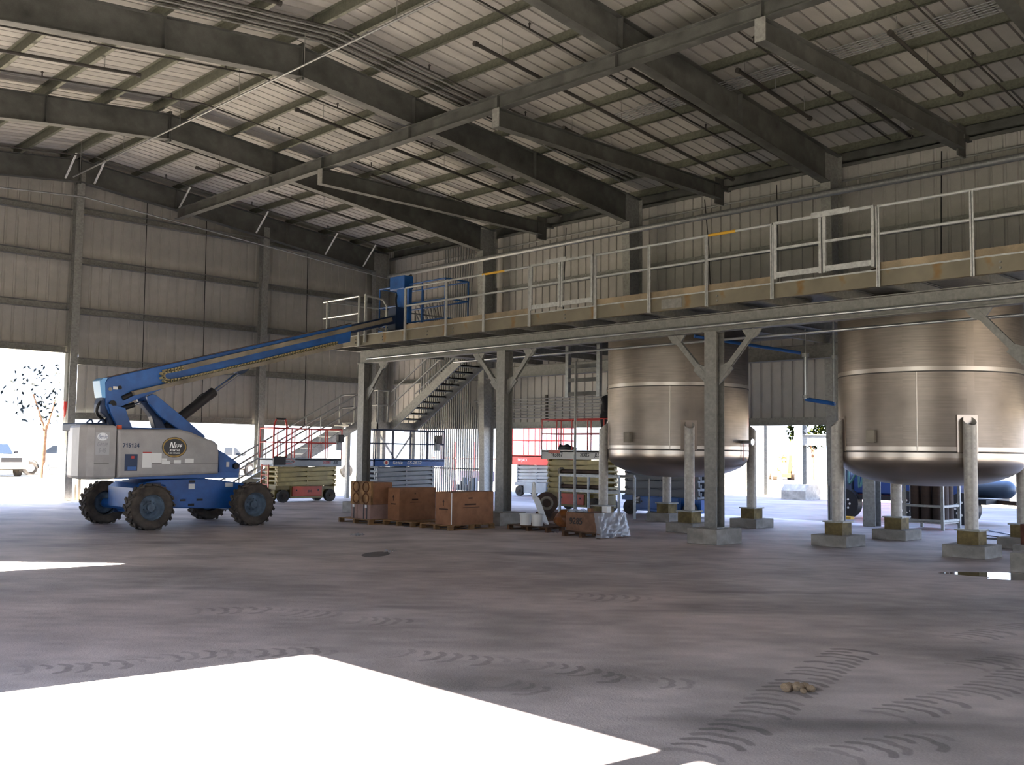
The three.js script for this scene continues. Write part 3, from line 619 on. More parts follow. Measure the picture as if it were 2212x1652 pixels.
/* ---------- stair ---------- */
{
  const s = thing('steel_stair', 'galvanized two flight steel stair with landing in the far corner', 'stair', [20.6, 0, -26.8]);
  const Zn = -27.4, Zf = -28.25, x0 = 15.1, x1 = 19.55, yl = 2.52;
  for (const z of [Zn, Zf]) nb().bar(V(x0, 0.02, z), V(x1, yl - 0.1, z), 0.25, 0.04).build('stringer', M.galv, s);
  for (let i = 0; i < 13; i++) { const u = (i + 0.6) / 13.2; nb().box(x0 + (x1 - x0) * u - 0.13, x0 + (x1 - x0) * u + 0.13, yl * u - 0.02, yl * u + 0.02, Zf, Zn).build('tread', M.galvDull, s); }
  for (const z of [Zn, Zf]) {
    const r = nb(); for (const h of [0.98, 0.55]) r.pipe([V(x0, h + 0.05, z), V(x1, yl + h - 0.05, z), V(x1 + 0.5, yl + h, z)], 0.028, 7); r.build('hand_rail', M.rail, s);
    for (const u of [0.04, 0.35, 0.68, 0.97]) nb().cyl(V(x0 + (x1 - x0) * u, (yl - 0.1) * u, z), V(x0 + (x1 - x0) * u, (yl - 0.1) * u + 1.03, z), 0.02, 7).build('rail_post', M.rail, s);
  }
  nb().box(x1, 21.2, yl - 0.05, yl, -28.3, -26.3).box(x1, 21.2, yl - 0.25, yl - 0.05, -26.34, -26.3).box(x1, x1 + 0.04, yl - 0.25, yl - 0.05, -27.2, -26.3).box(21.16, 21.2, yl - 0.25, yl, -28.15, -26.3).build('landing', M.galvDull, s);
  for (const [x, z] of [[x1 + 0.1, -26.4], [21.1, -26.4], [21.1, -28.05], [x1 + 0.1, -28.05]]) nb().box(x - 0.06, x + 0.06, 0, yl - 0.05, z - 0.06, z + 0.06).build('landing_post', M.galvDull, s);
  for (const [a, b] of [[V(19.65, 0.4, -26.4), V(21.1, 2.2, -26.4)], [V(21.1, 0.4, -26.4), V(19.65, 2.2, -26.4)]]) nb().bar(a, b, 0.06, 0.02).build('cross_brace', M.galv, s);
  for (const y of [yl + 1.03, yl + 0.55]) nb().pipe([V(x1 + 0.05, y, -27.2), V(x1 + 0.05, y, -26.35), V(20.05, y, -26.35)], 0.028, 7).build(y > 3.2 ? 'top_rail' : 'mid_rail', M.rail, s);
  for (const [x, z] of [[x1 + 0.05, -27.1], [x1 + 0.05, -26.35], [20.0, -26.35]]) nb().cyl(V(x, yl, z), V(x, yl + 1.03, z), 0.028, 7).build('rail_post', M.rail, s);
  const za = -26.3, zb = -22.95, yb = DECK - 0.05;
  for (const x of [20.1, 21.1]) {
    nb().bar(V(x, yl - 0.15, za), V(x, yb - 0.05, zb), 0.28, 0.045).build('stringer', M.galvDull, s);
    const r = nb(); for (const h of [1.0, 0.56]) r.pipe([V(x, yl + h, za), V(x, yb + h, zb)], 0.028, 7); r.build('hand_rail', M.rail, s);
    for (const u of [0.06, 0.5, 0.95]) nb().cyl(V(x, yl + (yb - yl) * u, za + (zb - za) * u), V(x, yl + (yb - yl) * u + 1.0, za + (zb - za) * u), 0.02, 7).build('rail_post', M.rail, s);
  }
  for (let i = 0; i < 10; i++) { const u = (i + 0.7) / 10.6, z = za + (zb - za) * u, y = yl + (yb - yl) * u; nb().box(20.12, 21.08, y - 0.02, y + 0.02, z - 0.13, z + 0.13).box(20.12, 21.08, y - 0.05, y + 0.02, z + 0.11, z + 0.13).build('tread', M.galvDull, s); }
}

/* ---------- boom lift ---------- */
{
  const L = thing('boom_lift', 'large blue and grey boom lift with its boom raised over the mezzanine edge', 'boom lift', [9.7, 0, -20]);
  const zo = (x, y) => [140 + x / 4.348, 780 + y / 4.348];                       // photo detail -> photo pixels
  const onZ = (z, list) => list.map(([x, y]) => { const p = at(...zo(x, y), { z }); return [p.x, p.y]; });
  /* wheels */
  const wheel = (x, z, r, s) => {
    const prof = []; const w = 0.34;
    for (const [rr0, zz] of [[0.25, -0.13], [r - 0.06, -0.17], [r - 0.02, -0.15], [r, -0.11], [r, 0.11], [r - 0.02, 0.15], [r - 0.06, 0.17], [0.25, 0.13]]) prof.push(new THREE.Vector2(rr0, zz));
    const g = new THREE.LatheGeometry(prof, 40); g.rotateX(Math.PI / 2);
    const W = nb().add(g, M4().makeTranslation(x, r, z)).build('tyre', M.rubber, L);
    const lugs = nb();
    for (let i = 0; i < 40; i++) { const a = i / 40 * Math.PI * 2, side = i % 2 ? 1 : -1; const b = new THREE.BoxGeometry(0.055, 0.03, 0.17); b.rotateY(side * 0.55); b.translate(0, r + 0.008, side * 0.085); b.rotateZ(a); lugs.add(b, M4().makeTranslation(x, r, z)); }
    lugs.build('tread_lugs', M.rubber, W);
    const rp = [[0.001, 0.02], [0.1, 0.03], [0.105, 0.0], [0.2, -0.03], [0.235, 0.02], [0.255, 0.13], [0.262, 0.135], [0.262, -0.13]].map((p) => new THREE.Vector2(...p));
    const rg = new THREE.LatheGeometry(rp, 32); rg.rotateX(Math.PI / 2 * s); if (s < 0) rg.rotateX(0);
    const rim = nb().add(rg, M4().makeTranslation(x, r, z)).build('rim', M.rim, W);
    const hub = nb().cyl(V(x, r, z), V(x, r, z + s * 0.09), 0.075, 14); for (let i = 0; i < 9; i++) { const a = i / 9 * 6.283; hub.cyl(V(x + Math.cos(a) * 0.115, r + Math.sin(a) * 0.115, z), V(x + Math.cos(a) * 0.115, r + Math.sin(a) * 0.115, z + s * 0.045), 0.014, 6); } hub.build('hub', M.rim, rim);
  };
  wheel(8.69, -19.02, 0.435, 1); wheel(10.93, -19.02, 0.435, 1); wheel(8.69, -21.2, 0.435, -1); wheel(11.05, -21.2, 0.435, -1);
  /* chassis */
  const hull = onZ(-19.5, [[640, 1190], [700, 1145], [890, 1112], [1310, 1098], [1800, 1160], [1830, 1200], [1800, 1330], [1590, 1385], [1020, 1380], [680, 1400], [640, 1380]]);
  const ch = nb().slab(hull, -20.7, -19.5, 0.02).build('chassis', M.blue, L);
  nb().cyl(V(8.69, 0.435, -21.1), V(8.69, 0.435, -19.1), 0.1, 12).rbox(8.8, 9.2, 0.26, 0.86, -20.85, -19.35, 0.06).build('front_axle', M.blue, ch);
  nb().box(10.7, 11.2, 0.3, 0.6, -20.95, -19.25).build('rear_axle', M.blue, ch);
  for (const z of [-19.34, -20.86]) nb().rbox(8.76, 9.06, 0.24, 0.9, z - 0.02, z + 0.02, 0.015).build('kingpin_plate', M.blueDark, ch);
  for (const [x, y, w, h] of [[1170, 1120, 55, 20], [1085, 1298, 50, 16], [1240, 1292, 55, 18], [1160, 1338, 55, 22]]) { const a = at(...zo(x, y), { z: -19.49 }), b = at(...zo(x + w, y + h), { z: -19.49 }); nb().box(a.x, b.x, b.y, a.y, -19.5, -19.492).build('frame_slot', M.black, ch); }
  const stick = (list, z, parent, m = M.sticker) => { for (const [x, y, w, h] of list) { const a = at(...zo(x, y), { z }), b = at(...zo(x + w, y + h), { z }); nb().box(a.x, b.x, b.y, a.y, z - 0.006, z).build('sticker', m, parent); } };
  stick([[800, 1145, 85, 38], [1165, 1152, 55, 48], [1508, 1140, 72, 38]], -19.494, ch);
  nb().cyl(V(9.72, 0.88, -20.1), V(9.72, 1.08, -20.1), 0.45, 24).build('slew_ring', M.black, ch);
  /* turntable and covers */
  const tt = nb().box(8.1, 10.75, 0.98, 1.1, -20.85, -19.3).box(8.5, 10.0, 1.1, 2.0, -20.35, -19.85).build('turntable', M.blue, L);
  const plan = [[8.03, 19.12], [7.62, 19.12], [7.5, 19.18], [7.42, 19.36], [7.46, 19.8], [7.6, 20.4], [7.78, 20.78], [8.03, 20.9]];
  const pg = nb().slab(plan.map(([x, z]) => [x, z]), 0.98, 2.02, 0.06).g[0]; pg.rotateX(-Math.PI / 2);
  const rc = nb().add(pg).build('counterweight_cover', M.hood, L);
  const side = onZ(-19.1, [[500, 638], [1090, 640], [1190, 665], [1280, 705], [1410, 750], [1445, 785], [1452, 860], [1446, 1055], [900, 1080], [500, 1096]]);
  const hd = nb().slab(side, -19.62, -19.1, 0.05).build('engine_cover', M.hood, L);
  nb().slab(side.map(([x, y]) => [x + 0.02, y]), -20.95, -20.5, 0.05).build('tank_cover', M.hood, L);
  const seam = at(...zo(820, 962), { z: -19.1 }), seam2 = at(...zo(1440, 950), { z: -19.1 }); nb().box(seam.x, seam2.x, seam.y - 0.008, seam.y, -19.104, -19.096).build('cover_seam', M.pipeDark, hd);
  { const a = V(7.62, 0, 0), b = at(...zo(410, 962), { z: -19.13 }); nb().box(a.x, b.x, b.y, b.y + 0.008, -19.124, -19.114).build('cover_seam', M.pipeDark, rc); }
  nb().rbox(7.55, 7.95, 1.9, 2.06, -20.6, -19.35, 0.03).build('counterweight', M.blueDark, rc);
  for (const [x, z] of [[228, -19.5], [335, -19.45]]) { const p = at(...zo(x, 632), { z }); nb().tube([V(p.x - 0.09, p.y - 0.03, z), V(p.x - 0.04, p.y + 0.12, z), V(p.x + 0.03, p.y + 0.17, z), V(p.x + 0.07, p.y + 0.1, z), V(p.x + 0.07, p.y - 0.03, z)], 0.018, 6).build('lifting_eye', M.blueDark, rc); }
  { const p = at(...zo(510, 630), { z: -19.3 }); nb().cyl(V(p.x, p.y - 0.02, -19.3), V(p.x, p.y + 0.06, -19.3), 0.055, 14, 0.05).build('beacon', mat(0xe0551c, { roughness: 0.3 }), hd); }
  /* lettering and stickers */
  { const p = at(...zo(545, 808), { z: -19.09 }), q = at(...zo(714, 808), { z: -19.09 }), t = at(...zo(545, 768), { z: -19.09 }); lettering('715124', (t.y - p.y) * 0.98, V(p.x, p.y, -19.1), V(1, 0, 0), M.blueDark, hd, 'fleet_number', (q.x - p.x) / (6 * (t.y - p.y) * 0.8)); }
  {
    const a = at(...zo(912, 810), { z: -19.09 }), b = at(...zo(1148, 810), { z: -19.09 }), c = at(...zo(1030, 712), { z: -19.09 }), d = at(...zo(1030, 905), { z: -19.09 });
    const rx = (b.x - a.x) / 2, ry = (c.y - d.y) / 2, g = new THREE.CircleGeometry(1, 40);
    const t = canvasTex(512, 384, (x, w, h) => {
      x.fillStyle = '#111'; x.fillRect(0, 0, w, h);
      x.lineWidth = 22; x.strokeStyle = '#c9a338'; x.beginPath(); x.ellipse(w / 2, h / 2, w / 2 - 26, h / 2 - 22, 0, 0, 7); x.stroke();
      x.lineWidth = 7; x.strokeStyle = '#111'; x.beginPath(); x.ellipse(w / 2, h / 2, w / 2 - 26, h / 2 - 22, 0, 0, 7); x.stroke();
      x.fillStyle = '#f2f2ee'; x.textAlign = 'center'; x.font = 'italic bold 150px sans-serif'; x.fillText('N', 200, 205); x.font = 'italic bold 92px sans-serif'; x.fillText('EFF', 325, 205);
      x.font = 'italic bold 58px sans-serif'; x.fillText('RENTAL', 262, 268); x.font = 'italic bold 34px sans-serif'; x.fillText('1-888-709-6333', 250, 312);
    });
    g.scale(rx, ry, 1); nb().add(g, M4().makeTranslation((a.x + b.x) / 2, (c.y + d.y) / 2, -19.093)).build('rental_decal', mat(0xffffff, { map: t, roughness: 0.4 }), hd, { keepUV: true });
  }
  stick([[730, 862, 84, 138], [816, 862, 92, 92], [912, 912, 46, 22], [912, 938, 78, 28], [1026, 928, 64, 34], [1130, 915, 80, 42]], -19.092, hd);
  stick([[735, 852, 80, 10]], -19.09, hd, M.redRail);
  { const a = at(...zo(568, 872), { z: -19.09 }), b = at(...zo(680, 1030), { z: -19.09 }); const c = nb().box(a.x, b.x, b.y, a.y, -19.1, -19.094).build('control_recess', M.blueDark, hd); const e = at(...zo(590, 990), { z: -19.09 }), f = at(...zo(670, 1025), { z: -19.09 }); nb().box(e.x, f.x, f.y, e.y, -19.094, -19.088).build('control_panel', M.blue, c); const g = at(...zo(625, 890), { z: -19.09 }); nb().box(g.x, g.x + 0.06, g.y - 0.05, g.y, -19.094, -19.088).build('emergency_stop', M.redRail, c); }
  {
    const t = canvasTex(256, 256, (x, w, h) => { x.fillStyle = '#a6a7aa'; x.fillRect(0, 0, w, h); x.fillStyle = '#e8ecef'; x.beginPath(); x.ellipse(128, 52, 96, 44, 0, 0, 7); x.fill(); x.fillStyle = '#6f7f95'; x.font = 'italic bold 60px sans-serif'; x.textAlign = 'center'; x.fillText('Genie', 128, 74); x.fillStyle = '#8d8f92'; x.font = 'italic bold 70px sans-serif'; x.fillText('Genie', 128, 160); x.fillText('S-45', 128, 232); });
    const a = V(7.63, 1.88, 0), b = V(7.9, 1.45, 0), g = new THREE.PlaneGeometry(b.x - a.x, a.y - b.y);
    nb().add(g, M4().makeTranslation((a.x + b.x) / 2, (a.y + b.y) / 2, -19.113)).build('maker_decal', mat(0xffffff, { map: t, roughness: 0.5 }), rc, { keepUV: true });
  }
  const fp = onZ(-19.45, [[1448, 830], [1500, 862], [1645, 965], [1640, 1050], [1560, 1065], [1448, 1062]]); const fpl = nb().slab(fp, -20.75, -19.45, 0.02).build('front_ballast', M.blue, tt);
  { const p = at(...zo(1610, 985), { z: -19.4 }); nb().cyl(V(p.x, p.y, -19.46), V(p.x, p.y, -19.38), 0.06, 12).build('pin', M.black, fpl); }
  stick([[1518, 945, 26, 48]], -19.44, fpl);
  /* riser arms */
  const ZB = -20.1;
  for (const dz of [0.2, -0.28]) {
    nb().slab(onZ(ZB + 0.15, [[385, 400], [545, 440], [585, 560], [618, 640], [600, 700], [500, 700], [480, 640], [410, 495]]), ZB + dz, ZB + dz + 0.08, 0.012).build('rear_arm', M.blue, L);
    nb().slab(onZ(ZB + 0.15, [[745, 335], [800, 308], [842, 325], [1080, 520], [1290, 700], [1290, 760], [1130, 700], [870, 520], [770, 400]]), ZB + dz, ZB + dz + 0.08, 0.012).build('front_arm', M.blue, L);
  }
  nb().slab(onZ(ZB, [[690, 380], [760, 372], [900, 560], [960, 690], [850, 690], [800, 520]]), ZB - 0.12, ZB + 0.1, 0.02).build('inner_arm', M.blueDark, L);
  nb().slab(onZ(ZB, [[335, 330], [400, 335], [430, 520], [540, 640], [410, 690], [370, 530], [305, 480], [310, 400]]), ZB - 0.2, ZB + 0.16, 0.02).build('tower_link', M.blueDark, L);
  /* boom tube: side plate, tip plate, extension */
  const bs = at(226, 817, { z: ZB + 0.17 });
  const boom = nb().slab([[228, 826], [236, 815], [760, 700], [757, 738], [470, 800], [420, 812], [322, 852], [288, 866], [258, 880], [236, 893], [229, 876]].map(([x, y]) => { const p = at(x, y, { z: ZB + 0.2 }); return [p.x, p.y]; }), ZB - 0.2, ZB + 0.2, 0.012).build('main_boom', M.blue, L);
  nb().slab([[216, 822], [224, 816], [234, 815], [228, 827], [232, 860], [221, 858]].map(([x, y]) => { const p = at(x, y, { z: ZB + 0.2 }); return [p.x, p.y]; }), ZB - 0.18, ZB + 0.185, 0.01).build('end_cap', M.blueLight, boom);
  const ln = (list, z) => list.map(([x, y]) => at(x, y, { z }));
  { const [a, b] = ln([[233, 814], [760, 698]], ZB + 0.2); nb().bar(a, b, 0.012, 0.06).build('boom_edge', M.oldWood, boom); }
  { const [a, b] = ln([[287, 849], [737, 746]], ZB + 0.3); nb().bar(a, b, 0.085, 0.14).build('cable_tray', M.beige, boom); }
  { const [a, b] = ln([[392, 795], [845, 690]], ZB + 0.26); nb().bar(a, b, 0.1, 0.1).build('cable_tube', M.beige, boom); }
  {
    const zc = ZB + 0.27, up = ln([[395, 795], [366, 801]], zc), lo = ln([[362, 823], [728, 741]], zc), lf = at(350, 813, { z: zc }), ch2 = nb();
    const path = [up[0], up[1], V(lf.x + 0.03, lf.y + 0.09, zc), lf, V(lf.x + 0.05, lf.y - 0.07, zc), lo[0], lo[1]];
    const c = new THREE.CatmullRomCurve3(path, false, 'centripetal', 0.5), n = Math.round(c.getLength() / 0.075);
    for (let i = 0; i < n; i++) { const a = c.getPointAt((i + 0.12) / n), b = c.getPointAt((i + 0.72) / n); ch2.bar(a, b, 0.085, 0.12); }
    ch2.build('energy_chain', mat(0x9a8f68, { roughness: 0.7 }), boom);
    const pins = nb(); for (let i = 0; i < n; i++) { const a = c.getPointAt((i + 0.42) / n); pins.cyl(V(a.x, a.y, zc + 0.055), V(a.x, a.y, zc + 0.068), 0.016, 6); } pins.build('chain_pin', M.black, boom);
  }
  const pin = (x, y, r, z, m) => { const p = at(...zo(x, y), { z }); nb().cyl(V(p.x, p.y, z - 0.02), V(p.x, p.y, z + 0.02), r, 14).cyl(V(p.x, p.y, z), V(p.x, p.y, z + 0.03), r * 0.55, 10).build('pivot_pin', m, boom); };
  pin(425, 262, 0.035, ZB + 0.2, M.galvDull); pin(515, 248, 0.04, ZB + 0.2, M.black); pin(450, 402, 0.07, ZB + 0.25, M.black);
  stick([[455, 236, 42, 30]], ZB + 0.21, boom);
  { const a = at(...zo(540, 350), { z: ZB + 0.22 }), b = at(...zo(640, 300), { z: ZB + 0.22 }); nb().cyl(a, b, 0.05, 10).build('cable_boot', M.black, boom); }
  /* boom extension and tip */
  { const [a, b] = ln([[742, 714], [850, 690]], ZB); nb().bar(a, b, 0.2, 0.26).build('boom_extension', M.blueDark, boom); }
  /* cylinders */
  {
    const a = at(...zo(1085, 530), { z: ZB }), b = at(...zo(1400, 285), { z: ZB }), c = at(...zo(1670, 85), { z: ZB });
    const cy = nb().cyl(a.clone().lerp(b, -0.45), b, 0.105, 16).build('lift_cylinder', M.black, L); nb().cyl(b, c, 0.045, 12).build('cylinder_rod', M.chrome, cy);
    nb().slab(onZ(ZB + 0.1, [[1595, 72], [1755, 32], [1740, 70], [1690, 112], [1640, 122]]), ZB - 0.1, ZB + 0.1, 0.01).build('cylinder_lug', M.blueDark, boom);
    const d = at(...zo(512, 450), { z: ZB + 0.05 }), e = at(...zo(650, 408), { z: ZB + 0.05 }), f = at(...zo(745, 380), { z: ZB + 0.05 });
    const sc = nb().cyl(d, e, 0.055, 12).build('slave_cylinder', M.black, L); nb().cyl(e, f, 0.025, 10).build('cylinder_rod', M.chrome, sc);
    nb().tube([at(...zo(1200, 400), { z: ZB + 0.13 }), at(...zo(1270, 320), { z: ZB + 0.15 }), at(...zo(1335, 290), { z: ZB + 0.13 })], 0.012, 6).build('hydraulic_hose', M.black, cy);
    nb().tube([at(...zo(385, 360), { z: ZB }), at(...zo(320, 400), { z: ZB + 0.1 }), at(...zo(300, 480), { z: ZB + 0.1 }), at(...zo(370, 560), { z: ZB }), at(...zo(430, 640), { z: ZB })], 0.03, 6).build('hydraulic_hose', M.black, L);
  }
  /* jib mount, rotator and basket over the deck */
  const bt2 = at(870, 690, { z: ZB });
  nb().box(15.32, 15.72, 4.62, 5.2, ZB - 0.16, ZB + 0.16).box(15.4, 15.66, 4.52, 4.7, ZB - 0.1, ZB + 0.1).build('basket_rotator', M.blueDark, L);
  const bk = nb();
  const bx0 = 15.75, bx1 = 16.5, bz0 = -21.2, bz1 = -18.55, y0 = 4.72, y1 = 5.82;
  for (const y of [y0 + 0.12, y0 + 0.6, y1]) bk.pipe([V(bx0, y, bz0), V(bx1, y, bz0), V(bx1, y, bz1), V(bx0, y, bz1), V(bx0, y, bz0)], 0.02, 6);
  const basket = bk.build('basket_rails', M.blue, L);
  for (const x of [bx0, bx1]) for (const z of [bz0, bz0 + 0.88, bz0 + 1.76, bz1]) nb().cyl(V(x, y0, z), V(x, y1, z), 0.02, 6).build('basket_post', M.blue, basket);
  nb().box(bx0 - 0.02, bx1 + 0.02, y0 - 0.05, y0, bz0 - 0.02, bz1 + 0.02).build('basket_floor', M.blue, basket);
  nb().rbox(bx0 - 0.18, bx0 + 0.12, y1 - 0.12, y1 + 0.22, -20.55, -19.95, 0.02).build('control_console', M.blue, basket);
  nb().box(bx0 - 0.14, bx0 - 0.04, y0 + 0.1, y1 - 0.1, -20.3, -19.8).build('basket_mount', M.blue, basket);
  nb().tube([V(15.5, 5.0, ZB), V(15.62, 5.6, -20.3), V(15.9, 6.1, -20.1), V(15.85, 5.95, -20.0)], 0.025, 6).build('control_cable', M.black, basket);
}

/* ---------- scissor lifts ---------- */
function scissorLift(label, pos, turn, o) {
  const t = thing('scissor_lift', label, 'scissor lift', pos, 'scissor lifts parked round the hall', turn); t.off = V(0, 0, 0);
  const { L = 2.25, W = 0.86, deck = 1.3, rail = 1.0, cArm, cBase, cDoor, cBand, cRail, levels = 5, band = 0.22 } = o, hx = L / 2, hz = W / 2;
  for (const x of [-hx + 0.32, hx - 0.36]) for (const s of [-1, 1]) {
    const z = s * (hz - 0.07), w = nb().cyl(V(x, 0.19, z - 0.065), V(x, 0.19, z + 0.065), 0.19, 22).build('wheel', M.rubberGrey, t);
    nb().cyl(V(x, 0.19, z + s * 0.05), V(x, 0.19, z + s * 0.075), 0.105, 16).cyl(V(x, 0.19, z + s * 0.05), V(x, 0.19, z + s * 0.1), 0.05, 10).build('wheel_hub', o.cHub ?? M.rubber, w);
  }
  nb().box(-hx + 0.1, hx - 0.1, 0.12, 0.46, -hz + 0.18, hz - 0.18).box(-hx + 0.55, hx - 0.62, 0.12, 0.5, -hz + 0.03, hz - 0.03).box(-hx + 0.05, -hx + 0.55, 0.38, 0.5, -hz + 0.05, hz - 0.05).build('chassis', cBase, t);
  if (cDoor) { const d = nb().rbox(-hx + 0.6, hx - 0.68, 0.18, 0.48, hz - 0.035, hz, 0.012).build('battery_door', cDoor, t); if (o.doorText) lettering(o.doorText, 0.07, V(-0.02, 0.3, hz), V(1, 0, 0), M.black, d); nb().cyl(V(-hx + 0.75, 0.36, hz - 0.01), V(-hx + 0.75, 0.36, hz + 0.008), 0.025, 8).cyl(V(hx - 0.82, 0.36, hz - 0.01), V(hx - 0.82, 0.36, hz + 0.008), 0.025, 8).build('door_latch', M.black, d); }
  const a0 = 0.5, a1 = deck - band - 0.02, dh = (a1 - a0) / levels;
  for (let i = 0; i < levels; i++) for (const s of [-1, 1]) for (const k of [-1, 1]) {
    const y = a0 + (i + 0.5) * dh, z = s * (k > 0 ? hz - 0.12 : hz - 0.2), tilt = k * dh * 0.22;
    nb().bar(V(-hx + 0.12, y - tilt, z), V(hx - 0.12, y + tilt, z), dh * 0.78, 0.055).build('scissor_arm', cArm, t);
  }
  for (let i = 0; i <= levels; i++) for (const x of [-hx + 0.16, 0, hx - 0.16]) nb().cyl(V(x, a0 + i * dh, -hz + 0.06), V(x, a0 + i * dh, hz - 0.06), x ? 0.04 : 0.03, 10).build('scissor_pin', cArm, t);
  const px0 = -hx - 0.06, px1 = hx + (o.ext ?? 0);
  const pl = nb().box(px0, px1, deck - band, deck, hz - 0.03, hz).box(px0, px1, deck - band, deck, -hz, -hz + 0.03).box(px0, px1, deck - 0.06, deck - 0.03, -hz, hz).box(px0, px0 + 0.03, deck - band, deck, -hz, hz).build('platform', cBand, t);
  if (o.text) for (const [s, h, x, m, sq, sl] of o.text) lettering(s, h, V(x, deck - band / 2 - h / 2, hz), V(1, 0, 0), m, pl, 'lettering', sq ?? 1, sl ?? 0);
  if (o.decal) o.decal(pl, hz, deck, band);
  const R = 0.02;
  for (const y of [deck + rail, deck + rail * 0.53]) nb().pipe([V(px0, y, hz - 0.02), V(px1, y, hz - 0.02), V(px1, y, -hz + 0.02), V(px0, y, -hz + 0.02), V(px0, y, hz - 0.02)], R, 6).build(y > deck + rail * 0.8 ? 'top_rail' : 'mid_rail', cRail, t);
  for (const s of [-1, 1]) for (let i = 0; i <= 4; i++) { const x = px0 + (px1 - px0) * i / 4; nb().cyl(V(x, deck, s * (hz - 0.02)), V(x, deck + rail, s * (hz - 0.02)), R, 6).build('rail_post', cRail, t); }
  if (o.hoop) {
    const h = nb().pipe([V(px0 - 0.02, deck, hz - 0.01), V(px0 - 0.02, deck + rail + 0.06, hz - 0.01), V(px0 + 0.05, deck + rail + 0.26, hz - 0.01)], 0.03, 8).pipe([V(px0 + 0.42, deck, hz - 0.01), V(px0 + 0.42, deck + rail + 0.06, hz - 0.01), V(px0 + 0.36, deck + rail + 0.26, hz - 0.01)], 0.03, 8).build('entry_hoop', M.redRail, t);
    nb().cyl(V(px0 + 0.04, deck + rail + 0.27, hz - 0.01), V(px0 + 0.37, deck + rail + 0.27, hz - 0.01), 0.03, 8).build('hoop_grip', M.black, h);
    nb().rbox(px0 - 0.02, px0 + 0.4, deck - 0.2, deck + 0.06, hz - 0.05, hz + 0.03, 0.02).build('entry_step', M.black, h);
    const ld = nb(); for (const z of [-0.2, 0.2]) ld.box(px0 - 0.06, px0 - 0.03, 0.3, deck - 0.2, z - 0.02, z + 0.02); for (let y = 0.4; y < deck - 0.2; y += 0.14) ld.cyl(V(px0 - 0.045, y, -0.2), V(px0 - 0.045, y, 0.2), 0.014, 6); ld.build('ladder', M.orange, t);
  }
  if (o.control) { const [x, y] = o.control; nb().rbox(x, x + 0.2, deck + y, deck + y + 0.24, hz - 0.03, hz + 0.12, 0.02).build('control_box', M.black, t); nb().rbox(x + 0.0, x + 0.16, deck + 0.25, deck + 0.62, hz - 0.04, hz + 0.06, 0.02).build('manual_box', M.greyPaint, t); }
  return t;
}
const cable = (p, m, label, r = 0.012) => tag(nb().tube(p, r, 6).build('floor_cable', m, scene), label, 'cable');
scissorLift('cream and orange scissor lift with red railings parked by the stair', [17.08, 0, -26.82], 0, { L: 2.34, W: 0.84, deck: 1.33, rail: 0.9, levels: 4, band: 0.25, cArm: M.cream, cBase: M.creamDark, cDoor: M.orange, cBand: M.greyPaint, cRail: M.redRail, doorText: 'JLG', hoop: true, ext: 0.02, text: [['2630ES', 0.07, 0.5, M.redRail, 0.9], ['JLG', 0.075, 0.88, M.black, 1, 0.2]], control: [0.98, 0.5],
  decal: (pl, hz, deck, band) => { const t = canvasTex(256, 96, (x, w, h) => { x.fillStyle = '#9aa2a8'; x.fillRect(0, 0, w, h); x.lineWidth = 8; x.strokeStyle = '#b5332a'; x.beginPath(); x.ellipse(128, 48, 116, 38, 0, 0, 7); x.stroke(); x.fillStyle = '#2a2a2e'; x.font = 'italic bold 44px sans-serif'; x.textAlign = 'center'; x.fillText('RentalOne', 128, 63); }); const g = new THREE.PlaneGeometry(0.5, 0.16); nb().add(g, M4().makeTranslation(-0.76, deck - 0.1, hz + 0.003)).build('rental_decal', mat(0xffffff, { map: t, roughness: 0.5 }), pl, { keepUV: true }); } });
scissorLift('blue deck scissor lift with grey arms parked behind the stacked cartons', [17.95, 0, -23.05], 0, { L: 2.3, W: 0.82, deck: 1.36, rail: 0.82, levels: 5, band: 0.2, cArm: M.greyPaint, cBase: M.blue, cDoor: null, cBand: M.blue, cRail: M.blueDark, ext: 0.2, text: [['Genie', 0.1, -0.55, M.white, 0.9], ['GS-2632', 0.1, -0.05, M.white, 1, 0.2]], control: [0.98, 0.46],
  decal: (pl, hz, deck) => { const g = new THREE.CircleGeometry(0.075, 20); g.scale(1.25, 1, 1); nb().add(g, M4().makeTranslation(-0.78, deck - 0.1, hz + 0.003)).build('maker_badge', M.white, pl); const h = new THREE.CircleGeometry(0.045, 16); nb().add(h, M4().makeTranslation(-0.78, deck - 0.1, hz + 0.005)).build('badge_mark', M.redRail, pl); } });
scissorLift('cream and orange scissor lift with its platform raised behind the pipe stand', [21.0, 0, -18.72], -Math.PI / 2, { L: 2.25, W: 0.84, deck: 1.68, rail: 0.85, levels: 6, band: 0.26, cArm: M.cream, cBase: M.creamDark, cDoor: M.orange, cBand: mat(0xcac7bc, { roughness: 0.5 }), cRail: M.redRail, text: [['163867', 0.12, -0.8, M.black, 0.8], ['2630ES', 0.09, 0.3, M.black, 0.8], ['JLG', 0.09, 0.82, M.black, 0.9, 0.2]],
  decal: (pl, hz, deck) => { nb().box(-0.9, -0.45, deck - 0.1, deck - 0.01, hz, hz + 0.006).build('orange_panel', M.orange, pl); } });
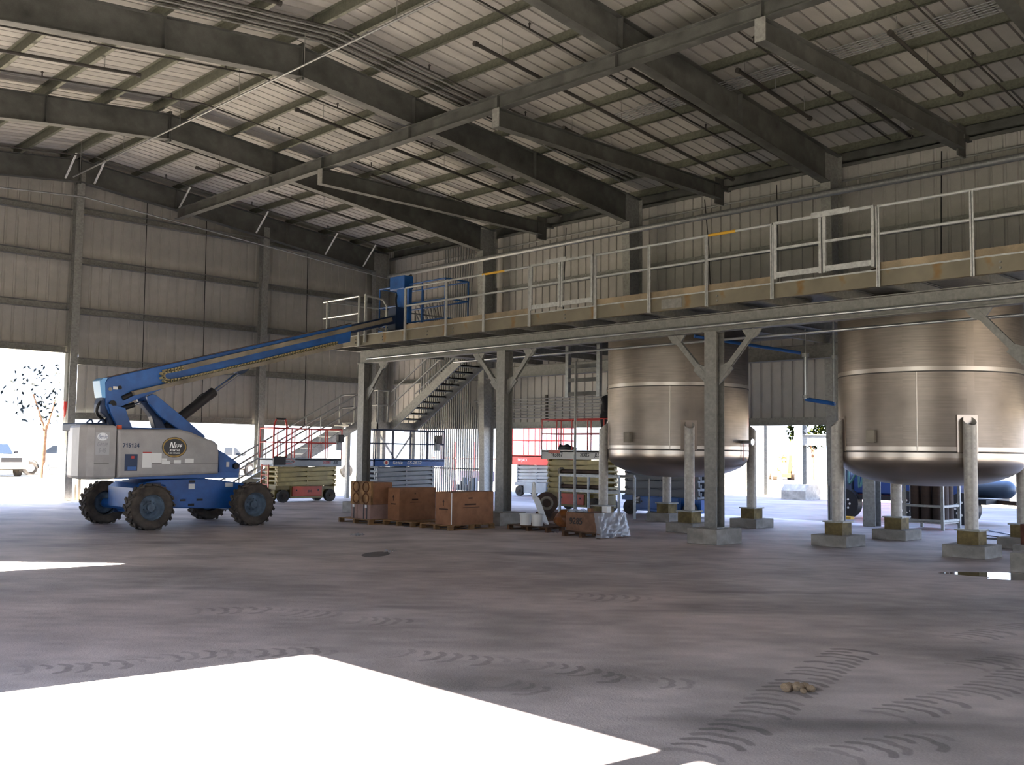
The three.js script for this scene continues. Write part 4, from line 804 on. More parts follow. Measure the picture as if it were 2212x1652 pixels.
scissorLift('blue based scissor lift with grey arms standing behind the tank with the side valve', [21.4, 0, -15.95], -Math.PI / 2, { L: 2.6, W: 1.1, deck: 1.75, rail: 0.9, levels: 5, band: 0.2, cArm: mat(0x6d7074, { roughness: 0.6 }), cBase: M.blue, cDoor: M.blue, cBand: M.blue, cRail: M.blueDark,
  decal: (pl, hz) => { const t = canvasTex(128, 96, (x, w, h) => { x.fillStyle = '#111'; x.fillRect(0, 0, w, h); x.fillStyle = '#eee'; x.font = 'italic bold 46px sans-serif'; x.fillText('Neff', 12, 46); x.font = 'bold 26px sans-serif'; x.fillText('RENTAL', 12, 80); }); nb().add(new THREE.PlaneGeometry(0.26, 0.2), M4().makeTranslation(-0.72, 0.4, hz + 0.004)).build('rental_decal', mat(0xffffff, { map: t, roughness: 0.5 }), pl, { keepUV: true }); } });
scissorLift('red scissor lift with grey arms standing outside beyond the side wall', [26.6, 0, -25.6], -Math.PI / 2, { L: 2.3, W: 0.9, deck: 1.5, rail: 1.0, levels: 5, band: 0.36, cArm: M.greyPaint, cBase: M.greyPaint, cDoor: null, cBand: M.skyRed, cRail: M.skyRed, text: [['SKYJACK', 0.1, -0.9, M.white, 0.9]] });

/* dark clothed worker standing on the raised lift, turned to the tank */
function fieldMesh(bones, c, half, res, blend, grow = 0) {
  const mc = new MarchingCubes(res, new THREE.MeshStandardMaterial(), false, false, 120000), n = res, f = mc.field, p = V(0, 0, 0), ab = V(0, 0, 0);
  const B = bones.map(([a, b, r0, r1]) => ({ a, d: b.clone().sub(a), l2: Math.max(1e-9, b.distanceToSquared(a)), r0: r0 + grow, r1: r1 + grow }));
  for (let k = 0; k < n; k++) for (let j = 0; j < n; j++) for (let i = 0; i < n; i++) {
    p.set(c.x + half * (i - n / 2) / (n / 2), c.y + half * (j - n / 2) / (n / 2), c.z + half * (k - n / 2) / (n / 2));
    let s = 9;
    for (const q of B) { ab.subVectors(p, q.a); const t = Math.min(1, Math.max(0, ab.dot(q.d) / q.l2)); ab.addScaledVector(q.d, -t); const d = ab.length() - (q.r0 + (q.r1 - q.r0) * t); const h = Math.max(0, blend - Math.abs(s - d)) / blend; s = Math.min(s, d) - h * h * blend * 0.25; }
    f[i + j * n + k * n * n] = -s;
  }
  mc.isolation = 0; mc.update();
  const g = new THREE.BufferGeometry();
  g.setAttribute('position', new THREE.BufferAttribute(mc.positionArray.slice(0, mc.count * 3), 3)); g.computeVertexNormals();
  g.setAttribute('uv', new THREE.BufferAttribute(new Float32Array(mc.count * 2), 2));
  g.scale(half, half, half); g.translate(c.x, c.y, c.z); return g;
}
{
  const q = at(1306, 975, { x: 20.95 });
  const P = thing('person', 'person in dark clothes standing on the raised scissor lift facing the tank', 'person', [20.95, 1.65, q.z + 0.05]); P.off = V(0, 0, 0);
  const S = (x, y, z) => V(x, y, z), skin = [], cloth = [], boots = [];
  cloth.push([S(0, 0.95, 0), S(0, 1.18, 0.03), 0.15, 0.14], [S(0, 1.18, 0.03), S(0, 1.38, 0.09), 0.15, 0.16]);
  skin.push([S(0, 0.95, 0), S(0, 1.4, 0.1), 0.12, 0.12], [S(0, 1.4, 0.1), S(0, 1.53, 0.14), 0.06, 0.055], [S(0, 1.62, 0.17), S(0, 1.68, 0.17), 0.085, 0.092], [S(0, 1.57, 0.21), S(0, 1.62, 0.19), 0.05, 0.07], [S(0, 1.62, 0.265), S(0, 1.6, 0.285), 0.012, 0.016]);
  for (const s of [-1, 1]) {
    cloth.push([S(s * 0.09, 0.93, 0), S(s * 0.11, 0.5, 0.04), 0.1, 0.072], [S(s * 0.11, 0.5, 0.04), S(s * 0.12, 0.14, -0.02), 0.07, 0.058], [S(s * 0.1, 1.42, 0.09), S(s * 0.19, 1.41, 0.1), 0.08, 0.07], [S(s * 0.19, 1.41, 0.1), S(s * 0.24, 1.14, 0.2), 0.062, 0.052], [S(s * 0.24, 1.14, 0.2), S(s * 0.17, 1.16, 0.42), 0.05, 0.042]);
    skin.push([S(s * 0.09, 0.93, 0), S(s * 0.11, 0.5, 0.04), 0.08, 0.055], [S(s * 0.11, 0.5, 0.04), S(s * 0.12, 0.09, -0.02), 0.055, 0.04], [S(s * 0.12, 0.05, -0.02), S(s * 0.13, 0.035, 0.14), 0.035, 0.03], [S(s * 0.1, 1.41, 0.09), S(s * 0.19, 1.41, 0.1), 0.05, 0.05], [S(s * 0.19, 1.41, 0.1), S(s * 0.24, 1.14, 0.2), 0.045, 0.038], [S(s * 0.24, 1.14, 0.2), S(s * 0.165, 1.17, 0.47), 0.036, 0.028], [S(s * 0.08, 1.62, 0.16), S(s * 0.092, 1.65, 0.15), 0.014, 0.02]);
    boots.push([S(s * 0.12, 0.06, -0.04), S(s * 0.12, 0.16, -0.02), 0.058, 0.06], [S(s * 0.12, 0.05, -0.04), S(s * 0.13, 0.045, 0.16), 0.05, 0.044]);
  }
  const C = V(0, 0.9, 0.05), body = nb().add(fieldMesh(skin, C, 0.98, 84, 0.06));
  for (const s of [-1, 1]) {                                               // hands closed on the rail
    const h = V(s * 0.15, 1.17, 0.52), hb = [[V(s * 0.162, 1.17, 0.47), h, 0.03, 0.033]];
    for (let i = 0; i < 4; i++) { const o = (i - 1.5) * 0.021, l = [0.03, 0.036, 0.034, 0.026][i]; const a = h.clone().add(V(o * 0.9, 0.012, 0.02)), b = a.clone().add(V(0, 0.004, l)), c = b.clone().add(V(0, -0.026, 0.012)), e = c.clone().add(V(0, -0.022, -0.016)); hb.push([a, b, 0.0095, 0.009], [b, c, 0.009, 0.0085], [c, e, 0.0085, 0.008]); }
    const t0 = h.clone().add(V(-s * 0.024, -0.008, -0.01)), t1 = t0.clone().add(V(-s * 0.02, -0.018, 0.026)), t2 = t1.clone().add(V(0, -0.012, 0.026)); hb.push([t0, t1, 0.011, 0.01], [t1, t2, 0.01, 0.009]);
    body.add(fieldMesh(hb, h, 0.11, 60, 0.006));
  }
  const B = body.build('body', mat(0x9a6f55, { roughness: 0.6 }), P);
  nb().add(fieldMesh(cloth, C, 0.98, 84, 0.07, 0.012)).build('work_clothes', mat(0x1d1c20, { roughness: 0.9 }), B);
  nb().add(fieldMesh(boots, V(0, 0.1, 0.05), 0.3, 60, 0.03)).build('boots', mat(0x2a221c, { roughness: 0.8 }), B);
  nb().add(fieldMesh([[V(0, 1.68, 0.13), V(0, 1.71, 0.15), 0.09, 0.094], [V(0, 1.63, 0.1), V(0, 1.6, 0.1), 0.06, 0.05]], V(0, 1.68, 0.14), 0.16, 40, 0.03)).build('hair', mat(0x17120f, { roughness: 0.9 }), B);
  const bag = fieldMesh([[V(0, 0.06, -0.25), V(0, 0.09, 0), 0.07, 0.09], [V(0, 0.09, 0), V(0.02, 0.05, 0.3), 0.08, 0.04], [V(0, 0.1, -0.2), V(0, 0.16, -0.26), 0.05, 0.03]], V(0, 0.08, 0), 0.45, 48, 0.05);
  tag(nb().add(bag, M4().makeTranslation(20.68, 1.66, -19.0)).build('tool_bag', M.black, scene), 'black slumped bag lying on the edge of the raised lift platform', 'bag');
}

/* ---------- cartons on pallets ---------- */
function pallet(x0, x1, z0, z1, label, m = M.wood) {
  const p = thing('wood_pallet', label, 'pallet', [(x0 + x1) / 2, 0, (z0 + z1) / 2], 'wooden pallets');
  for (const z of [z0 + 0.03, (z0 + z1) / 2, z1 - 0.03]) { for (const x of [x0 + 0.06, (x0 + x1) / 2, x1 - 0.06]) nb().box(x - 0.06, x + 0.06, 0.018, 0.088, z - 0.03, z + 0.03).build('block', m, p); nb().box(x0, x1, 0, 0.018, z - 0.04, z + 0.04).build('bottom_board', m, p); }
  const n = 7, w = (x1 - x0) / n; for (let i = 0; i < n; i++) nb().box(x0 + i * w + 0.008, x0 + (i + 1) * w - 0.008, 0.088, 0.106, z0, z1).build('deck_board', m, p);
  return p;
}
pallet(13.34, 14.6, -16.4, -15.46, 'wooden pallet under the carton beside the mezzanine column');
pallet(13.3, 14.5, -17.62, -16.62, 'wooden pallet under the middle carton');
pallet(13.0, 14.0, -18.85, -17.7, 'wooden pallet under the moulded pulp trays');
function carton(x0, x1, z0, z1, y0, y1, label, marks) {
  const c = thing('cardboard_carton', label, 'carton', [(x0 + x1) / 2, y0, (z0 + z1) / 2], 'large brown cartons');
  nb().rbox(x0, x1, y0, y1, z0, z1, 0.012).build('box', M.carton, c);
  const zc = (z0 + z1) / 2, s = nb();
  s.slab([[-0.012, 0], [0.012, 0], [0.012, 0.07], [0.035, 0.07], [0, 0.13], [-0.035, 0.07], [-0.012, 0.07]], -0.001, 0.001).g.forEach((g) => { g.rotateY(-Math.PI / 2); g.translate(x0 - 0.001, y1 - 0.28, zc); });
  s.box(x0 - 0.002, x0, y1 - 0.36, y1 - 0.335, z0 + 0.12, z1 - 0.12); s.build('carton_print', M.ink, c);
  const f = nb().box(x0 + 0.3, x1 - 0.4, y1 - 0.32, y1 - 0.31, z1, z1 + 0.002).box(x0 + 0.35, x1 - 0.5, y1 - 0.27, y1 - 0.24, z1, z1 + 0.002).box(x0 + 0.45, x1 - 0.6, y1 - 0.14, y1 - 0.115, z1, z1 + 0.002); f.build('carton_print', M.ink, c);
  return c;
}
carton(13.4, 14.56, -15.98, -15.46, 0.106, 0.77, 'large brown carton on the pallet nearest the mezzanine column');
nb().box(13.392, 13.402, 0.12, 0.76, -15.472, -15.455).build('strap', M.sticker, scene); tag(scene.children[scene.children.length - 1], 'thin white tape strip down the corner of the brown carton', 'tape');
carton(13.38, 14.4, -17.56, -17.16, 0.106, 0.8, 'large brown carton on the middle pallet with dark printed arrow');
{
  const c = thing('strapped_bundle', 'bundle of pinkish cartons bound by black straps under the pulp trays', 'carton', [13.3, 0.106, -18]);
  for (const [a, b] of [[-18.5, -18.27], [-18.26, -18.03], [-18.02, -17.78]]) { nb().rbox(13.08, 13.62, 0.106, 0.42, a, b, 0.01).build('box', M.cartonPink, c); }
  for (const z of [-18.38, -18.02, -17.9]) nb().box(13.072, 13.08, 0.106, 0.42, z - 0.012, z + 0.012).build('strap', M.black, c);
  for (const z of [-18.36, -17.9]) nb().box(13.064, 13.074, 0.35, 0.41, z - 0.06, z).build('strap_tag', M.sticker, c);
  const p = thing('pulp_trays', 'stack of moulded brown pulp trays with round cut outs', 'trays', [13.3, 0.42, -18.1]);
  const sh = new THREE.Shape([[17.76, 0.42], [18.5, 0.42], [18.5, 0.92], [17.76, 0.92]].map((q) => new THREE.Vector2(...q)));
  for (const z of [17.94, 18.3]) for (const y of [0.55, 0.8]) { const h = new THREE.Path(); h.absarc(z, y, 0.105, 0, 6.283, true); sh.holes.push(h); }
  const g = new THREE.ExtrudeGeometry(sh, { depth: 0.06, bevelEnabled: false, curveSegments: 14 }); g.rotateY(Math.PI / 2);
  nb().add(g, M4().makeTranslation(13.07, 0, 0)).build('tray_face', M.pulp, p);
  nb().box(13.12, 13.13, 0.43, 0.91, -18.49, -17.77).build('tray_hollow', M.pulpDark, p);
  nb().rbox(13.13, 13.66, 0.42, 0.9, -18.49, -17.77, 0.01).build('tray_stack', M.carton, p);
  for (const z of [-17.94, -18.3]) for (const y of [0.55, 0.8]) nb().add(new THREE.TorusGeometry(0.11, 0.014, 6, 20), M4().makeRotationY(Math.PI / 2).setPosition(13.068, y, z)).build('tray_rim', M.pulpDark, p);
}
/* ---------- junk pallet ---------- */
pallet(14.62, 15.55, -15.1, -13.95, 'dark worn pallet under the white buckets and brown sack', M.oldWood);
pallet(14.35, 15.2, -13.3, -12.35, 'dark worn pallet under the plastic wrapped crate', M.oldWood);
{
  const c = thing('wrapped_crate', 'brown carton marked 9285 half wrapped in clear plastic film', 'carton', [14.75, 0.106, -12.8]);
  nb().rbox(14.4, 15.1, 0.106, 0.46, -13.25, -12.4, 0.012).build('box', mat(0x7d5d48, { map: mottle(0.2, 8, 1.2), roughness: 0.85 }), c);
  lettering('9285', 0.12, V(14.4, 0.24, -13.15), V(0, 0, 1), M.black, c, 'handwritten_number', 0.9);
  const film = new THREE.PlaneGeometry(1, 1, 26, 14), p = film.attributes.position;
  for (let i = 0; i < p.count; i++) {
    const u = p.getX(i) + 0.5, v = p.getY(i) + 0.5; const flare = (1 - v) * 0.12;
    const wr = 0.03 * (vn(u * 9, v * 6) - 0.5) + 0.016 * (vn(u * 26 + 5, v * 17) - 0.5);
    let x, z; if (u < 0.14) { x = 14.39; z = -12.5 + u / 0.14 * 0.12; } else { x = 14.39 + (u - 0.14) / 0.86 * (0.76 + flare); z = -12.375; }
    p.setXYZ(i, x - flare * 0.4 + wr, 0.02 + v * 0.46 + wr * 0.4, z + flare * 0.7 + wr);
  }
  film.computeVertexNormals(); nb().add(film).build('plastic_film', M.wrap, c);
  for (const [x, z, s, m] of [[14.85, -12.72, 0.13, M.white], [14.7, -12.95, 0.08, M.carton]]) tag(nb().rbox(x, x + s, 0.46, 0.46 + s * 0.9, z, z + s, 0.008).build(m === M.white ? 'white_box' : 'small_carton', m, scene), m === M.white ? 'small white box on the wrapped crate' : 'small brown carton on the wrapped crate', 'box');
  const film2 = nb(); for (let i = 0; i < 7; i++) film2.add(new THREE.IcosahedronGeometry(0.05, 1), M4().makeScale(1, 0.6, 1.3).setPosition(14.45 + i * 0.03, 0.47 + (i % 3) * 0.015, -13.18 + i * 0.04)); film2.build('crumpled_film', M.wrap, c);
  for (const [i, x, z] of [[0, 14.78, -14.72], [1, 14.82, -14.42]]) {
    const b = thing('white_bucket', i ? 'white plastic pail beside the brown sack' : 'white plastic pail at the pallet end', 'pail', [x, 0.106, z], 'white pails');
    nb().cyl(V(x, 0.106, z), V(x, 0.32, z), 0.11, 20, 0.125).build('body', M.white, b); nb().cyl(V(x, 0.32, z), V(x, 0.34, z), 0.135, 20).build('lid', M.white, b);
  }
  const s = new THREE.IcosahedronGeometry(0.26, 4), q = s.attributes.position;
  for (let i = 0; i < q.count; i++) { const n = 1 + 0.22 * (vn(q.getX(i) * 9 + 5, q.getZ(i) * 9 + q.getY(i) * 7) - 0.5); q.setXYZ(i, q.getX(i) * n, Math.max(-0.16, q.getY(i) * 0.75 * n), q.getZ(i) * 1.15 * n); }
  s.computeVertexNormals(); tag(nb().add(s, M4().makeTranslation(15.0, 0.27, -13.75)).build('brown_sack', mat(0x8a5226, { map: dirtTex, roughness: 0.55 }), scene), 'slumped shiny brown sack on the worn pallet', 'sack');
  const fan = thing('white_seat_frame', 'white plastic chair shell tipped up behind the pails', 'chair', [15.5, 0.1, -15.0]);
  nb().add(new THREE.TorusGeometry(0.16, 0.03, 8, 24), M4().makeRotationY(0.9).setPosition(15.4, 0.78, -15.1)).build('back_hoop', M.white, fan);
  nb().bar(V(15.45, 0.66, -15.1), V(15.2, 0.12, -14.55), 0.03, 0.22, V(0, 0, 1)).build('shell', M.white, fan);
}
{
  const g = thing('pipe_flange_fitting', 'round grey flanged pipe fitting standing behind the brown sack', 'fitting', [17.4, 0.1, -16.4]);
  nb().cyl(V(17.1, 0.42, -16.35), V(17.5, 0.42, -16.7), 0.2, 22).cyl(V(17.06, 0.42, -16.31), V(17.1, 0.42, -16.35), 0.26, 22).build('body', M.brown, g);
  nb().add(new THREE.TorusGeometry(0.13, 0.035, 8, 20), M4().makeRotationY(-Math.PI * 0.27).setPosition(17.05, 0.42, -16.3)).build('gasket_ring', M.beige, g);
  nb().box(17.1, 17.5, 0, 0.2, -16.7, -16.35).build('cradle', M.oldWood, g);
  const p = thing('pipe_stand', 'galvanized pipe stand with two rails holding flanged pipes', 'stand', [18.6, 0, -16.6]);
  const X0 = 18.9, X1 = 19.5, Z0 = -17.6, Z1 = -15.65;
  for (const x of [X0, X1]) for (const z of [Z0, (Z0 + Z1) / 2, Z1]) nb().box(x - 0.025, x + 0.025, 0, 1.02, z - 0.025, z + 0.025).build('leg', M.galv, p);
  for (const y of [0.62, 1.0]) for (const x of [X0, X1]) nb().box(x - 0.03, x + 0.03, y, y + 0.07, Z0, Z1).build('rail', M.galv, p);
  for (const y of [0.75, 1.13]) { const o = thing('flanged_pipe', y > 1 ? 'brown flanged pipe lying on the upper rail of the pipe stand' : 'brown flanged pipe lying on the lower rail of the pipe stand', 'pipe', [19, y, -16.8], 'flanged pipes'); nb().cyl(V(18.98, y, -17.6), V(18.98, y, -16.2), 0.055, 12).build('pipe', M.brown, o); nb().cyl(V(18.98, y, -17.66), V(18.98, y, -17.6), 0.1, 16).build('flange', M.beige, o); }
  const w = tag(nb().cyl(V(19.5, 0.5, -15.2), V(19.5, 0.02, -15.2), 0.03, 8).cyl(V(19.5, 0, -15.2), V(19.5, 0.02, -15.2), 0.12, 12).cyl(V(19.5, 0.5, -15.2), V(19.5, 1.0, -15.2), 0.02, 8).build('stand_post', M.galvDull, scene), 'thin upright steel stand post beside the tank with the side valve leg', 'post');
}

/* ---------- welder trailer, gas cylinders ---------- */
{
  const T = thing('generator_trailer', 'dark blue generator on a three wheel flat trailer behind the tank by the puddle', 'trailer', [25.4, 0, -11.3]);
  const a = at(1873, 1105, { x: 25.4 }), zL = -13.2, zR = -9.2;
  nb().box(24.6, 26.1, 0.5, 0.62, zL, zR).build('bed', M.black, T);
  nb().rbox(24.75, 25.95, 0.64, 1.16, -12.6, -9.9, 0.05).build('generator_housing', mat(0x27437c, { roughness: 0.5 }), T);
  nb().rbox(24.7, 25.9, 0.64, 1.42, -13.3, -12.65, 0.03).build('welder_housing', mat(0x3f4a5e, { roughness: 0.6 }), T);
  { const t = canvasTex(256, 96, (x, w, h) => { x.fillStyle = '#b9c6dc'; x.fillRect(0, 0, w, h); x.fillStyle = '#20304f'; x.font = 'italic bold 76px sans-serif'; x.fillText('RPM', 30, 76); }); const g = new THREE.PlaneGeometry(0.75, 0.26); g.rotateY(-Math.PI / 2); nb().add(g, M4().makeTranslation(24.745, 0.95, -10.55)).build('maker_plate', mat(0xffffff, { map: t, roughness: 0.5 }), T, { keepUV: true }); }
  nb().cyl(V(25.2, 0.86, -9.8), V(25.2, 0.86, -8.95), 0.22, 18).add(new THREE.SphereGeometry(0.22, 16, 10), M4().makeTranslation(25.2, 0.86, -8.95)).build('air_tank', mat(0x3d4d60, { roughness: 0.35, metalness: 0.3 }), T);
  for (const z of [-12.75, -11.1, -9.75]) { const w = nb().cyl(V(24.55, 0.38, z), V(24.8, 0.38, z), 0.38, 24).build('tyre', M.black, T); const h = nb(); for (let i = 0; i < 8; i++) { const t = i / 8 * 6.283; h.cyl(V(24.54, 0.38 + Math.sin(t) * 0.15, z + Math.cos(t) * 0.15), V(24.56, 0.38 + Math.sin(t) * 0.15, z + Math.cos(t) * 0.15), 0.028, 8); } h.build('wheel_holes', M.white, w); }
  nb().bar(V(25.3, 0.55, zR), V(25.3, 0.5, -7.9), 0.1, 0.1).build('drawbar', M.brown, T);
  nb().cyl(V(25.3, 0.05, -8.2), V(25.3, 0.85, -8.2), 0.035, 8).cyl(V(25.3, 0, -8.2), V(25.3, 0.05, -8.2), 0.1, 10).build('jack_stand', M.galvDull, T);
  nb().cyl(V(24.7, 0, -10.5), V(24.8, 0.55, -10.7), 0.035, 8).build('support_leg', M.brown, T);
  nb().tube([V(24.7, 1.3, -12.7), V(24.55, 0.9, -12.6), V(24.6, 1.2, -12.4), V(24.5, 0.8, -12.3), V(24.6, 1.3, -12.2)], 0.03, 6, 40).build('hose_coil', mat(0x2f5a55, { roughness: 0.6 }), T);
  nb().tube([V(24.6, 1.35, -10.9), V(24.5, 0.9, -10.8), V(24.55, 0.45, -10.75)], 0.02, 6).build('red_hose', M.redRail, T);
  const R = thing('cylinder_rack', 'galvanized frame rack holding brown gas cylinders', 'rack', [22.75, 0, -9.6]);
  const x0 = 22.25, x1 = 23.15, z0 = -10.1, z1 = -9.25;
  for (const x of [x0, x1]) for (const z of [z0, z1]) nb().box(x - 0.03, x + 0.03, 0, 1.25, z - 0.03, z + 0.03).build('post', M.galvDull, R);
  for (const y of [0.18, 0.5, 1.12]) nb().box(x0 - 0.02, x0 + 0.02, y, y + 0.05, z0, z1).box(x0, x1, y, y + 0.05, z1 - 0.02, z1 + 0.02).box(x1 - 0.02, x1 + 0.02, y, y + 0.05, z0, z1).box(x0, x1, y, y + 0.05, z0 - 0.02, z0 + 0.02).build('rail', M.galvDull, R);
  nb().box(x0, x1, 0.14, 0.17, z0, z1).build('rack_floor', M.galvDull, R);
  const cy = thing('gas_cylinder', 'tall brown gas cylinder standing in the rack', 'gas cylinder', [0, 0, 0], 'brown gas cylinders in the rack'); cy.off = V(0, 0, 0);
  nb().add(new THREE.LatheGeometry([[0.001, 0], [0.11, 0], [0.115, 0.02], [0.115, 0.85], [0.09, 0.95], [0.04, 1.0], [0.04, 1.04]].map((p) => new THREE.Vector2(...p)), 18)).build('body', M.brown, cy); nb().cyl(V(0, 1.03, 0), V(0, 1.1, 0), 0.025, 8).build('valve', M.galvDull, cy);
  let first = true; for (let i = 0; i < 3; i++) for (let j = 0; j < 3; j++) { const p = [x0 + 0.18 + i * 0.27, 0.17, z0 + 0.16 + j * 0.26]; if (first) { cy.position.set(...p); first = false; } else copy(cy, p); }
  const c1 = [V(22.6, 0.015, -8.9), V(21.6, 0.02, -8.2), V(21.2, 0.015, -7.6), V(20.6, 0.02, -7.9), V(20.9, 0.015, -7.2), V(21.6, 0.02, -7.0)];
  cable(c1, M.pipeDark, 'dark cable snaking over the floor from the generator'); cable(c1.map((p) => V(p.x + 0.5 + 0.2 * Math.sin(p.x * 5), p.y, p.z + 0.25)), M.blueDark, 'dark blue hose lying beside the cable on the floor');
  tag(nb().box(24.1, 24.3, 0.0, 0.07, -12.75, -12.35).build('yellow_block', M.yellow, scene), 'small yellow wheel block on the slab', 'block');
  tag(nb().cyl(V(20.6, 0, -11.05), V(20.6, 0.95, -11.05), 0.02, 6).build('marker_rod', M.pipeDark, scene), 'thin dark upright rod beside the tank by the puddle leg', 'rod');
}

/* ---------- outside ---------- */
function steelPost(x, z, h, pier, label, w = 0.3) {
  const o = thing('outdoor_column', label, 'column', [x, 0, z], 'outdoor steel columns');
  nb().ibeam(V(x, pier ? 0.5 : 0, z), V(x, h, z), w, w, 0.02, 0.015, V(1, 0, 0)).build('column', M.galv, o);
  if (pier) nb().slab([[-0.55, 0], [0.55, 0], [0.55, 0.32], [0.32, 0.55], [-0.32, 0.55], [-0.55, 0.32]], -0.5, 0.5).g.forEach((g) => nb().add(g, M4().makeTranslation(x, 0, z)).build('pier', M.concrete, o));
  return o;
}
{
  const p = at(1730, 1078, { y: 0 }); const o = steelPost(p.x, p.z, 5, true, 'outdoor galvanized column on a concrete pier at the slab edge', 0.32);
  const by = at(1776, 951, { x: p.x + 1 }).y; nb().ibeam(V(p.x, by, p.z), V(p.x + 3, by, p.z + 4), 0.4, 0.2, 0.02, 0.012).build('beam', M.galv, o); nb().bar(V(p.x + 0.1, by + 0.3, p.z + 0.1), V(p.x + 1.3, by + 2, p.z + 1.6), 0.12, 0.08).build('brace', M.galv, o);
  const q = at(1648, 1069, { y: 0 }); steelPost(q.x, q.z, 5, false, 'slimmer outdoor galvanized column at the slab edge', 0.26);
  const e = at(1884, 1141, { y: 0 }); steelPost(22.35, e.z * 22.35 / e.x, 4, false, 'galvanized wind column at the side wall opening behind the tank by the puddle', 0.3);
}
{
  const wc = thing('canopy_post', 'galvanized outdoor canopy post with diagonal braces beyond the stair', 'post', [25, 0, -31]);
  for (const [x, z] of [[24.2, -32], [26.2, -31]]) nb().box(x - 0.12, x + 0.12, 0, 4, z - 0.12, z + 0.12).build('post', M.galv, wc);
  nb().bar(V(24.2, 0.6, -32), V(26.2, 3.4, -31), 0.14, 0.08).build('brace', M.galv, wc); nb().bar(V(26.2, 0.6, -31), V(24.2, 3.4, -32), 0.14, 0.08).build('brace', M.galv, wc);
}
{
  const b = at(98, 1081, { y: 0 }); tag(nb().cyl(V(b.x, -0.06, b.z), V(b.x, 1.02, b.z), 0.09, 16).add(new THREE.SphereGeometry(0.09, 14, 8), M4().makeTranslation(b.x, 1.02, b.z)).build('steel_bollard', M.greyPaint, scene), 'round grey steel bollard outside the big door', 'bollard');
  const c = at(168, 1081, { y: 0 }); tag(nb().cyl(V(c.x + 0.1, -0.06, -30.7), V(c.x + 0.1, 1.02, -30.7), 0.09, 16).add(new THREE.SphereGeometry(0.09, 14, 8), M4().makeTranslation(c.x + 0.1, 1.02, -30.7)).build('steel_bollard', M.beige, scene), 'round pale bollard behind the end wall column', 'bollard');
  tag(nb().slab([[0, 0], [0.1, 0], [0.06, -0.42], [0.02, -0.45]], -0.01, 0.01).g.map((g) => nb().add(g, M4().makeTranslation(11.0, 2.9, NORTH + 0.24)).build('red_flag', M.skyRed, scene))[0], 'small red rag tied to the door jamb', 'flag');
}
function pickup(label, pos, turn, body, name = 'pickup_truck') {
  const t = thing(name, label, 'truck', pos, 'parked vehicles outside', turn); t.off = V(0, 0, 0);
  const arch = (x) => { const h = []; for (let i = 0; i <= 8; i++) { const a = Math.PI - i / 8 * Math.PI; h.push([x + Math.cos(a) * 0.46, 0.42 + Math.sin(a) * 0.46]); } return h; };
  nb().slab([[-2.7, 0.5], ...arch(-1.75), ...arch(1.65), [2.6, 0.5], [2.7, 0.75], [2.65, 1.1], [1.35, 1.2], [-2.65, 1.2], [-2.72, 0.9]], -0.92, 0.92, 0.04).build('body', body, t);
  nb().slab([[-0.75, 1.18], [1.3, 1.18], [0.55, 1.78], [-0.55, 1.8]], -0.78, 0.78, 0.04).build('cab', body, t);
  const gl = nb().slab([[-0.6, 1.24], [0.2, 1.24], [0.2, 1.7], [-0.48, 1.72]], -0.79, 0.79).slab([[0.28, 1.24], [1.1, 1.24], [0.5, 1.7], [0.28, 1.7]], -0.79, 0.79).build('side_window', M.glass, t);
  nb().bar(V(1.28, 1.22, 0), V(0.62, 1.74, 0), 0.02, 1.4, V(0, 1, 0)).build('windscreen', M.glass, t);
  nb().box(2.66, 2.71, 0.78, 1.02, -0.55, 0.55).build('grille', M.black, t); nb().rbox(2.62, 2.8, 0.42, 0.62, -0.9, 0.9, 0.04).build('bumper', M.galvDull, t);
  for (const s of [-1, 1]) { nb().box(2.6, 2.7, 0.84, 1.02, s * 0.86 - 0.12, s * 0.86 + 0.04).build('headlamp', M.white, t); nb().rbox(0.85, 1.0, 1.22, 1.38, s * 1.02 - 0.1, s * 1.02 + 0.1, 0.03).build('mirror', M.black, t); }
  for (const x of [-1.75, 1.65]) for (const s of [-1, 1]) { const w = nb().cyl(V(x, 0.39, s * 0.72), V(x, 0.39, s * 0.94), 0.39, 22).build('wheel', M.rubber, t); nb().cyl(V(x, 0.39, s * 0.93), V(x, 0.39, s * 0.96), 0.22, 16).build('hub', M.galvDull, w); }
  nb().box(-2.6, 2.55, 0.36, 0.5, -0.6, 0.6).build('underframe', M.black, t);
  return t;
}
{
  const f = (px, py) => at(px, py, { y: -0.06 });
  const a = f(10, 1030); pickup('white pickup truck facing the hall through the big door', [a.x, -0.06, a.z - 2.7], -Math.PI / 2 + 0.12, M.carWhite);
  const b = f(120, 1026); pickup('white pickup truck parked sideways behind the bollard', [b.x + 0.6, -0.06, b.z - 1], Math.PI - 0.25, M.carWhite);
  const c = f(492, 1028); pickup('white pickup truck seen past the boom lift nose', [c.x, -0.06, c.z - 1], 0.35, M.carWhite);
  const d = f(740, 1030);
  const v = thing('red_white_trailer', 'white trailer with red tail wedge seen between scissor lift and cartons', 'trailer', [d.x, -0.06, d.z]); v.off = V(0, 0, 0);
  nb().rbox(-2, 2.2, 0.5, 1.0, -0.8, 0.8, 0.05).build('body', M.carWhite, v); nb().slab([[0.6, 0.72], [1.4, 0.52], [1.4, 0.95]], 0.8, 0.83).build('red_wedge', M.skyRed, v); for (const x of [-0.3, 1.8]) nb().cyl(V(x, 0.4, 0.7), V(x, 0.4, 0.9), 0.4, 20).build('wheel', M.rubberGrey, v);
}
